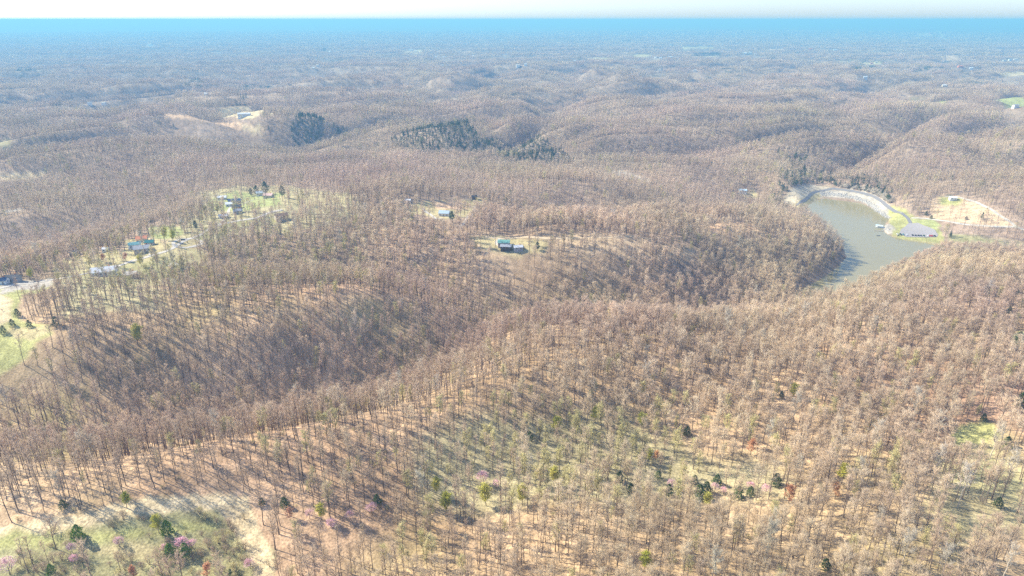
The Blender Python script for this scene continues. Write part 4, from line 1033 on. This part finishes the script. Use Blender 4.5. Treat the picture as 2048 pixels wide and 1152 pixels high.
# the rest of the woods: one object whose own mesh holds the tree shapes and the points they stand on
def forest_object(name, pts, kinds, label, cat):
    mats = []; V = []; F3 = []; F4 = []; M3 = []; M4 = []; vid = []; off = 0
    for slot, k in enumerate(kinds):
        tb, mt, mc = KIND[k]
        for w, m in ((0, mt), (1, mc)):
            if m not in mats: mats.append(m)
            v, t3, q4 = tb.arrays(w)
            V.append(v); vid.append(np.full(len(v), slot)); F3.append(t3 + off); F4.append(q4 + off)
            M3.append(np.full(len(t3), mats.index(m))); M4.append(np.full(len(q4), mats.index(m))); off += len(v)
    slot_of = {KID[k]: s for s, k in enumerate(kinds)}
    P = pts[np.isin(pts[:, 5].astype(int), list(slot_of))]
    V.append(P[:, :3]); vid.append(np.full(len(P), -1)); V = np.concatenate(V); vid = np.concatenate(vid).astype(np.int32)
    me = mesh_np(name, V, np.concatenate(F3), np.concatenate(F4), np.concatenate([np.concatenate(M3), np.concatenate(M4)]))
    n0 = off; N = len(V)
    a = me.attributes.new('vid', 'INT', 'POINT'); a.data.foreach_set('value', vid)
    kk = np.full(N, -5, np.int32); kk[n0:] = [slot_of[int(k)] for k in P[:, 5]]
    a = me.attributes.new('kindno', 'INT', 'POINT'); a.data.foreach_set('value', kk)
    s = np.ones(N, np.float32); s[n0:] = P[:, 3]; a = me.attributes.new('size', 'FLOAT', 'POINT'); a.data.foreach_set('value', s)
    rt = np.zeros((N, 3), np.float32); rt[n0:, 2] = P[:, 4]
    rgl = np.random.RandomState(3); rt[n0:, 0] = rgl.randn(len(P)) * .03; rt[n0:, 1] = rgl.randn(len(P)) * .03
    a = me.attributes.new('turn', 'FLOAT_VECTOR', 'POINT'); a.data.foreach_set('vector', rt.ravel())
    o = link(name, me, None, mats)
    ng = bpy.data.node_groups.new(name, 'GeometryNodeTree')
    ng.interface.new_socket('Geometry', in_out='INPUT', socket_type='NodeSocketGeometry')
    ng.interface.new_socket('Geometry', in_out='OUTPUT', socket_type='NodeSocketGeometry')
    N_ = ng.nodes; L = ng.links
    gi = N_.new('NodeGroupInput'); go = N_.new('NodeGroupOutput'); jn = N_.new('GeometryNodeJoinGeometry')
    def attr(nm, ty):
        q = N_.new('GeometryNodeInputNamedAttribute'); q.data_type = ty; q.inputs['Name'].default_value = nm; return q.outputs['Attribute']
    av, ak, asz, atn = attr('vid', 'INT'), attr('kindno', 'INT'), attr('size', 'FLOAT'), attr('turn', 'FLOAT_VECTOR')
    def eq(sock, val):
        c = N_.new('FunctionNodeCompare'); c.data_type = 'INT'; c.operation = 'EQUAL'
        L.new(sock, c.inputs[2]); c.inputs[3].default_value = val; return c.outputs[0]
    sp0 = N_.new('GeometryNodeSeparateGeometry'); sp0.domain = 'POINT'; L.new(gi.outputs[0], sp0.inputs[0]); L.new(eq(av, -1), sp0.inputs[1])
    e2r = N_.new('FunctionNodeEulerToRotation'); L.new(atn, e2r.inputs[0])
    for s_ in range(len(kinds)):
        sg = N_.new('GeometryNodeSeparateGeometry'); sg.domain = 'POINT'; L.new(sp0.outputs[1], sg.inputs[0]); L.new(eq(av, s_), sg.inputs[1])
        ip = N_.new('GeometryNodeInstanceOnPoints'); L.new(sp0.outputs[0], ip.inputs['Points']); L.new(eq(ak, s_), ip.inputs['Selection'])
        L.new(sg.outputs[0], ip.inputs['Instance']); L.new(e2r.outputs[0], ip.inputs['Rotation']); L.new(asz, ip.inputs['Scale'])
        L.new(ip.outputs[0], jn.inputs[0])
    L.new(jn.outputs[0], go.inputs[0])
    md = o.modifiers.new('scatter', 'NODES'); md.node_group = ng
    tag(o, label, cat, kind='stuff')
    return o
rest = TREES[~taken]
forest_object('forest', rest, [k for k in NAMES if k.startswith(('bare', 'mid', 'far', 'sycamore')) and 'bud' not in k and 'pine' not in k],
              'leafless grey-brown hardwood forest covering every ridge and valley to the horizon', 'forest')
forest_object('budding_woods', rest, ['bud0', 'bud1', 'midbud'], 'pale yellow-green budding trees scattered all through the leafless forest', 'woods')
forest_object('evergreen_woods', rest, ['midpine', 'farpine'], 'dark blue-green evergreen stands set among the bare far woods', 'woods')
forest_object('undergrowth', SHR, ['shrub0', 'shrub1'], 'low brown thicket and brush on the meadow and under the trees', 'undergrowth')
print('TREES', len(TREES), 'SHRUBS', len(SHR))


# ------------------------------------------------------------------ roads, car park, dam
PAINT = dict(cream=(.66,.58,.42), white=(.78,.77,.74), beige=(.55,.47,.36), grey_wall=(.42,.42,.42), dark_wall=(.10,.075,.06), terracotta=(.62,.24,.12), teal=(.16,.34,.36), grey=(.36,.36,.38),
 dark_teal=(.03,.16,.16), silver=(.62,.63,.66), pale=(.58,.52,.44), dark=(.07,.07,.08), navy=(.05,.09,.17), white_roof=(.78,.80,.84), pale_blue=(.42,.52,.62), pink_roof=(.62,.42,.38),
 brown_roof=(.24,.16,.11), green_teal=(.17,.36,.31), sky_roof=(.58,.72,.80), black=(.02,.02,.022), charcoal=(.06,.065,.07), dark_green=(.03,.09,.06), red=(.55,.02,.03), blue=(.04,.12,.35), glass=(.04,.05,.06),
 gravel=(.52,.47,.40), dirt=(.56,.44,.29), asphalt=(.22,.21,.21), lot=(.34,.31,.30), wood=(.45,.38,.30), rock=(.44,.41,.37), concrete=(.5,.48,.45))
MAT = {}
def mt(n):
    if n not in MAT: MAT[n] = simple(n, PAINT[n], rough=.35 if n in ('black','charcoal','dark_green','red','blue','glass') else .75, var=.10 if n in ('white','red','glass') else .16, scale=.8)
    return MAT[n]
def ribbon(name, P, w, mat, off=.22, parent=None):
    P = np.asarray(P); T_ = np.gradient(P, axis=0); T_ /= np.linalg.norm(T_, axis=1)[:, None] + 1e-9
    Nn = np.stack([-T_[:, 1], T_[:, 0]], 1); V = []
    wob = fbm(P[:, 0] / 9, P[:, 1] / 9, 91, 2) * .25
    for k, s in enumerate((-.5, -.17, .17, .5)):
        q = P + Nn * (s * w * (1 + (wob if abs(s) > .4 else 0 * wob)))[:, None]; V.append(np.stack([q[:, 0], q[:, 1], gz(q[:, 0], q[:, 1]) + off], 1))
    n = len(P); V = np.concatenate(V); F = []
    for k in range(3):
        a = np.arange(n - 1) + k * n; F.append(np.stack([a, a + 1, a + 1 + n, a + n], 1))
    F = np.concatenate(F)
    F = F if np.cross(V[F[0, 1]] - V[F[0, 0]], V[F[0, 3]] - V[F[0, 0]])[2] > 0 else F[:, ::-1]
    return link(name, mesh_np(name, V, F4=F), parent, [mat])
for n, P, w, m in ROADS_W: tag(ribbon(n, P, w, mt(m)), kind='structure')
def drape(name, poly, cell, mat, off, parent=None):
    P = np.array(poly); x0, y0 = P.min(0) - 1; x1, y1 = P.max(0) + 1
    nx, ny = int((x1 - x0) / cell) + 1, int((y1 - y0) / cell) + 1
    X, Y = np.meshgrid(x0 + np.arange(nx) * cell, y0 + np.arange(ny) * cell)
    V = np.stack([X.ravel(), Y.ravel(), gz(X.ravel(), Y.ravel()) + off], 1); id_ = np.arange(nx * ny).reshape(ny, nx)
    Q = np.stack([id_[:-1, :-1], id_[:-1, 1:], id_[1:, 1:], id_[1:, :-1]], -1).reshape(-1, 4)
    c = V[Q].mean(1); Q = Q[inpoly(c[:, 0], c[:, 1], poly)]
    u, inv = np.unique(Q.ravel(), return_inverse=True)
    return link(name, mesh_np(name, V[u], F4=inv.reshape(-1, 4)), parent, [mat])
lot = drape('car_park', LOT_W, .7, mt('lot'), .30); tag(lot, kind='structure')
row = np.array(hits([(1793, 472.5), (1874, 474.0)])); rd = (row[1] - row[0]); rl = np.hypot(*rd); rd = rd / rl; rn = np.array((-rd[1], rd[0]))
ml = MB()
for k in range(int(rl / 2.9) + 1):
    p = row[0] + rd * k * 2.9; q = p + rn * 2.6
    c = (p + q) / 2; V = 2.6
    z_ = float(gz(c[0], c[1])[0]) + .36
    ang_ = math.atan2(rn[1], rn[0]); b = len(ml.v); ml.box(0, 0, 0, 5.0, .16, .02)
    for i in range(b, b + 8):
        x, y, z = ml.v[i]; ml.v[i] = (c[0] + x * math.cos(ang_) - y * math.sin(ang_), c[1] + x * math.sin(ang_) + y * math.cos(ang_), z_ + z)
o = ml.build('stall_markings', mt('white')); tag(o, kind='structure')
# riprap along the dam and the back shore: hundreds of thousands of small boulders in life, one object
def rock_mesh_into(V, F, x, y, z, s, rg):
    o = len(V)
    base = ((-1,-1,-.5),(1,-1,-.5),(1,1,-.5),(-1,1,-.5),(-.7,-.7,.6),(.8,-.6,.5),(.6,.7,.7),(-.6,.8,.5))
    a = rg.rand() * 6.28; ca_, sa_ = math.cos(a), math.sin(a)
    for bx_, by_, bz_ in base:
        j = 1 + (rg.rand(3) - .5) * .5; X_, Y_, Z_ = bx_ * j[0] * s * 1.2, by_ * j[1] * s * .8, bz_ * j[2] * s
        V.append((x + X_ * ca_ - Y_ * sa_, y + X_ * sa_ + Y_ * ca_, z + Z_))
    for q in ((4, 5, 6, 7), (0, 1, 5, 4), (1, 2, 6, 5), (2, 3, 7, 6), (3, 0, 4, 7)): F.append(tuple(o + i for i in q))
rg = np.random.RandomState(9); V = []; F = []
shore = smooth_path(hits([(1642,389),(1655,387),(1680,390),(1705,395),(1730,402),(1746,412),(1756,422),(1768,430),(1776,436)]), 1.0)
for k in range(1700):
    p = shore[rg.randint(len(shore))] + rg.randn(2) * (1.8, 4.0); s = .35 + .75 * rg.rand() ** 3
    rock_mesh_into(V, F, p[0], p[1], max(float(gz(p[0], p[1])[0]), LAKE) + s * .2, s, rg)
beach = np.array(hits([(1764,458),(1774,452),(1784,460),(1776,467)]))
for k in range(120):
    w_ = rg.dirichlet((1, 1, 1, 1)); p = w_ @ beach; s = .25 + .4 * rg.rand() ** 2
    rock_mesh_into(V, F, p[0], p[1], max(float(gz(p[0], p[1])[0]), LAKE) + s * .2, s, rg)
rk = link('riprap', mesh_np('riprap', V, F4=F), None, [mt('rock')]); tag(rk, 'pale boulders of riprap lining the back shore of the lake', 'rocks', kind='stuff')
# whitish brush behind the riprap
bp_ = smooth_path(hits([(1690,376),(1720,380),(1748,386),(1768,396),(1782,408)]), 1.0); B = []
for k in range(170):
    p = bp_[rg.randint(len(bp_))] + rg.randn(2) * 3.5 + (0, 4)
    if any(pdist(np.array([p[0]]), np.array([p[1]]), P_, False)[0] < 3 for n_2, P_, w_2, m_2 in ROADS_W if n_2 == 'dam_road'): continue
    B.append((p[0], p[1], float(gz(p[0], p[1])[0]), .9 + rg.rand() * .8, rg.rand() * 6.28, KID['paleshrub']))
forest_object('shore_brush', np.array(B), ['paleshrub'], 'whitish bare brush standing behind the riprap of the back shore', 'brush')

# ------------------------------------------------------------------ buildings
def ground_min(x, y, w, d):
    q = [float(gz(x + a * w / 2, y + b * d / 2)[0]) for a in (-1, 0, 1) for b in (-1, 0, 1)]; return min(q), max(q)
def house(name, x, y, w, d, h, deg, wall, roof, label, cat, group=None, detail=True):
    lo, hi = ground_min(x, y, w, d); z = hi + .1; base = z - lo + .6
    root = empty(name, (x, y, z), R(deg)); tag(root, label, cat, group)
    rise = d * .26; ov = .45
    b = MB(); b.prism([(-d / 2, -base), (d / 2, -base), (d / 2, h), (0, h + rise - .12), (-d / 2, h)], 'x', -w / 2, w / 2)
    b.build('wall', mt(wall), root)
    r = MB(); t = .22; k = rise / (d / 2)
    for s in (-1, 1):
        e = d / 2 + ov
        pts = [(0, h + rise), (s * e, h + rise - k * e), (s * e, h + rise - k * e + t), (0, h + rise + t)]
        r.prism(pts, 'x', -w / 2 - ov, w / 2 + ov)
    ro = r.build('roof', mt(roof), root)
    if not detail: return root
    c = MB(); c.box(w * .22, d * .12, h + rise * .75 + .7, .8, .8, 1.9); c.build('chimney', mt('terracotta' if wall != 'dark_wall' else 'grey'), ro)
    n = max(2, int(w / 3.2))
    for side in (-1, 1):
        for i in range(n):
            xx = -w / 2 + (i + .5) * w / n; yy = side * (d / 2)
            if side == -1 and i == n // 2:
                m = MB(); m.box(xx, yy - .03, 1.0, 1.0, .10, 2.1); m.build('door', mt('brown_roof'), root); continue
            f = MB(); f.box(xx, yy + side * .03, 1.55, 1.5, .10, 1.25); fr = f.build('window', mt('white' if wall != 'white' else 'grey'), root)
            g = MB(); g.box(xx, yy + side * .07, 1.55, 1.2, .08, .95); g.build('pane', mt('glass'), fr)
    for side in (-1, 1):
        f = MB(); f.box(side * (w / 2 + .03), 0, 1.55, .10, 1.4, 1.2); fr = f.build('window', mt('white' if wall != 'white' else 'grey'), root)
        g = MB(); g.box(side * (w / 2 + .07), 0, 1.55, .08, 1.1, .9); g.build('pane', mt('glass'), fr)
    return root
for H_, (x, y, z) in zip(HOUSES, HOUSE_XY):
    px_, py_, w, d, h, deg, wall, roof, nm, lab = H_
    house(nm, x, y, w, d, h, deg, wall, roof, lab, nm.replace('_', ' '))
rr_ = random.Random(8)
for k, (F_, (x, y, z)) in enumerate(zip(FARH, FARH_XY)):
    px_, py_, w, c = F_; dd = math.hypot(x, y)
    side = 'far left' if px_ < 500 else 'left of centre' if px_ < 850 else 'centre' if px_ < 1250 else 'right of centre' if px_ < 1600 else 'far right'
    how = {'white': 'white', 'cream': 'cream', 'terracotta': 'brick red'}[c]; far = 'near the horizon' if py_ < 75 else 'on the blue plain' if py_ < 125 else 'beyond the wooded ridges'
    lab = 'tiny %s building %s, %s' % (how, far, side)
    hs = house('far_building', x, y, w, w * .55, 4 + w * .10, rr_.uniform(-25, 25), c, 'terracotta' if c == 'terracotta' else rr_.choice(['white_roof', 'silver', 'grey', 'pale']), lab, 'building', 'tiny buildings ' + far + ', ' + side + ', ' + how, False)
def water_tower(x, y, z, s, label):
    root = empty('water_tower', (x, y, z)); tag(root, label, 'water tower', 'water towers on the horizon')
    t = MB()
    prof = [(0, 30), (5, 31), (9, 35), (10, 39), (9, 43), (5, 46.5), (0.01, 47.5)]
    for (r0, z0), (r1, z1) in zip(prof[:-1], prof[1:]): t.tube((0, 0, z0 * s), (0, 0, z1 * s), max(r0, .02) * s, max(r1, .02) * s, 14)
    t.build('tank', mt('white'), root)
    MB().tube((0, 0, -2), (0, 0, 31 * s), 2.6 * s, 1.8 * s, 12).build('stem', mt('white'), root)
for (x, y, z), s, lb in zip(TOWER_XY, (1.3, 1.2, 1.6, 1.4), ('white water tower on the blue plain right of the centre', 'pale water tower on the plain, second from the right', 'pale water tower right on the horizon line', 'white water tower above the brick red buildings at far right')):
    water_tower(x, y, z, s, lb)

# ------------------------------------------------------------------ cars, docks, boat
CARP = {}
def car(x, y, z, deg, colour, label, group=None, pickup=False):
    if pickup not in CARP:
        b = MB(); b.prism([(-2.2, .35), (-2.25, .75), (-2.1, .95), (-1.2, 1.0), (.7, 1.0), (1.9, .9), (2.2, .7), (2.2, .35)], 'y', -.88, .88)
        cab = MB(); cab.prism([(-1.6 if not pickup else -.6, 1.0), (-1.25 if not pickup else -.5, 1.5), (.2, 1.52), (.95, 1.0)], 'y', -.76, .76)
        win = MB()
        for s in (-1, 1): win.prism([(-1.3 if not pickup else -.45, 1.04), (-1.05 if not pickup else -.4, 1.42), (.12, 1.44), (.68, 1.04)], 'y', s * .765, s * .785)
        win.v += []; o = len(win.v); win.v += [(.3, -.66, 1.47), (.3, .66, 1.47), (.97, .70, 1.02), (.97, -.70, 1.02)]; win.f.append((o, o + 1, o + 2, o + 3))
        wh = MB(); wh.tube((0, -.12, 0), (0, .12, 0), .34, .34, 12); li = MB(); li.box(0, 0, 0, .06, .34, .14)
        CARP[pickup] = [m for m in (b, cab, win, wh, li)]
    b, cab, win, wh, li = CARP[pickup]
    root = empty('parked_car', (x, y, z), R(deg)); tag(root, label, 'car', group)
    b.build('body', mt(colour), root); cb = cab.build('cabin', mt(colour), root); win.build('window', mt('glass'), cb)
    first = None
    for sx in (-1.35, 1.4):
        for sy in (-.82, .82):
            if first is None: first = wh.build('wheel', mt('black'), root); o = first
            else: o = first.copy(); COL.objects.link(o); o.parent = root
            o.location = (sx, sy, .34)
    for sy in (-.6, .6): l = li.build('headlight', mt('silver'), root); l.location = (2.2, sy, .68)
    return root
for px_, py_, c, lab in CARS:
    if py_ > 460 and px_ > 1700:
        t = (px_ - 1793) / 81.0; p = row[0] + rd * rl * t + rn * 2.8; x, y = p; deg = math.degrees(math.atan2(rn[1], rn[0])) + (180 if px_ % 2 else 0)
        car(x, y, float(gz(x, y)[0]) + .34, deg, c, lab, 'cars parked in the lakeside row', 'pickup' in lab)
    else:
        x, y, z = hit(px_, py_); car(x, y, z + .25, 25, c, lab)
def lake_pt(px_, py_): x, y = on_plane(px_, py_, LAKE); return float(x), float(y)
def dock(pa, pb, w, label, roofed):
    ax, ay = lake_pt(*pa); bx, by = lake_pt(*pb); L = math.hypot(bx - ax, by - ay); a = math.atan2(by - ay, bx - ax)
    root = empty('dock', (ax, ay, LAKE), a); tag(root, label, 'dock')
    n = max(6, int(L / 1.2))
    first = None
    for i in range(n):
        if first is None: first = MB().box(0, 0, .5, L / n - .06, w, .10).build('plank', mt('wood' if not roofed else 'white'), root); o = first
        else: o = first.copy(); COL.objects.link(o); o.parent = root
        o.location = ((i + .5) * L / n, 0, 0)
    for s in (-1, 1): MB().box(L / 2, s * w * .36, .2, L, .5, .5).build('float', mt('grey'), root)
    if roofed:
        for fx in (.04, .5, .96):
            for s in (-1, 1): MB().tube((L * fx * .62, s * w * .42, .5), (L * fx * .62, s * w * .42, 3.0), .07, .07, 6).build('post', mt('silver'), root)
        MB().prism([(-w * .6, 2.9), (w * .6, 2.9), (0, 3.9)], 'x', -.4, L * .64).build('roof', mt('sky_roof'), root)
    return root
dock((1751, 454), (1774, 457), 4.6, 'covered boat dock with a pale blue roof reaching out from the beach', True)
dock((1748, 461), (1771, 463), 1.8, 'low open dock just in front of the covered one', False)
bx_, by_ = lake_pt(1757, 471.5); bt = empty('boat', (bx_, by_, LAKE), R(10)); tag(bt, 'small dark fishing boat on the water off the docks', 'boat')
hl = MB(); hl.prism([(-2.4, -.8), (1.2, -.8), (2.6, 0), (1.2, .8), (-2.4, .8)], 'z', -.15, .5); hl.build('hull', mt('charcoal'), bt)
MB().box(-.8, 0, .58, .4, 1.3, .12).build('seat', mt('grey'), bt); MB().box(.6, 0, .58, .4, 1.2, .12).build('seat', mt('grey'), bt)
MB().box(-2.55, 0, .5, .35, .4, .8).build('outboard_motor', mt('black'), bt)

# ------------------------------------------------------------------ trees that stand out one by one
rr_ = random.Random(12)
for nm, kd, hc, cat, lst in SPECIAL:
    for (px_, py_, s, lab), (x, y, s_2) in zip(lst, SPEC_XY[[q[0] + q[1] for q in SPECIAL].index(nm + kd)]):
        plant(nm, kd, x, y, s, rr_.uniform(0, 6.28), lab, cat, {'cedar_tree': 'cedars standing out in the woods', 'redbud_tree': 'redbuds in blossom', 'lime_green_tree': 'bright green leafing trees', 'maple_tree': 'orange and red budding trees', 'pine_tree': 'pines by the houses and the dam', 'sycamore_tree': 'white barked sycamores'}[nm], (rr_.gauss(0, .03), rr_.gauss(0, .03)))

# ------------------------------------------------------------------ air
hz = MB().box(0, 27000, (LAKE - 30 + CAMZ + 12) / 2, 96000, 60000, CAMZ + 12 - (LAKE - 30))
mh = bpy.data.materials.new('haze'); mh.use_nodes = True; nh = mh.node_tree; nh.nodes.clear()
pv = nh.nodes.new('ShaderNodeVolumePrincipled'); oh = nh.nodes.new('ShaderNodeOutputMaterial')
pv.inputs['Color'].default_value = (*HAZE_COLOR, 1); pv.inputs['Density'].default_value = HAZE_DENSITY; pv.inputs['Anisotropy'].default_value = .08; pv.inputs['Absorption Color'].default_value = (.07, .34, .12, 1)
nh.links.new(pv.outputs[0], oh.inputs['Volume'])
haze = hz.build('haze', mh); tag(haze, 'thin pale blue air that fades the far hills', 'haze', kind='stuff')
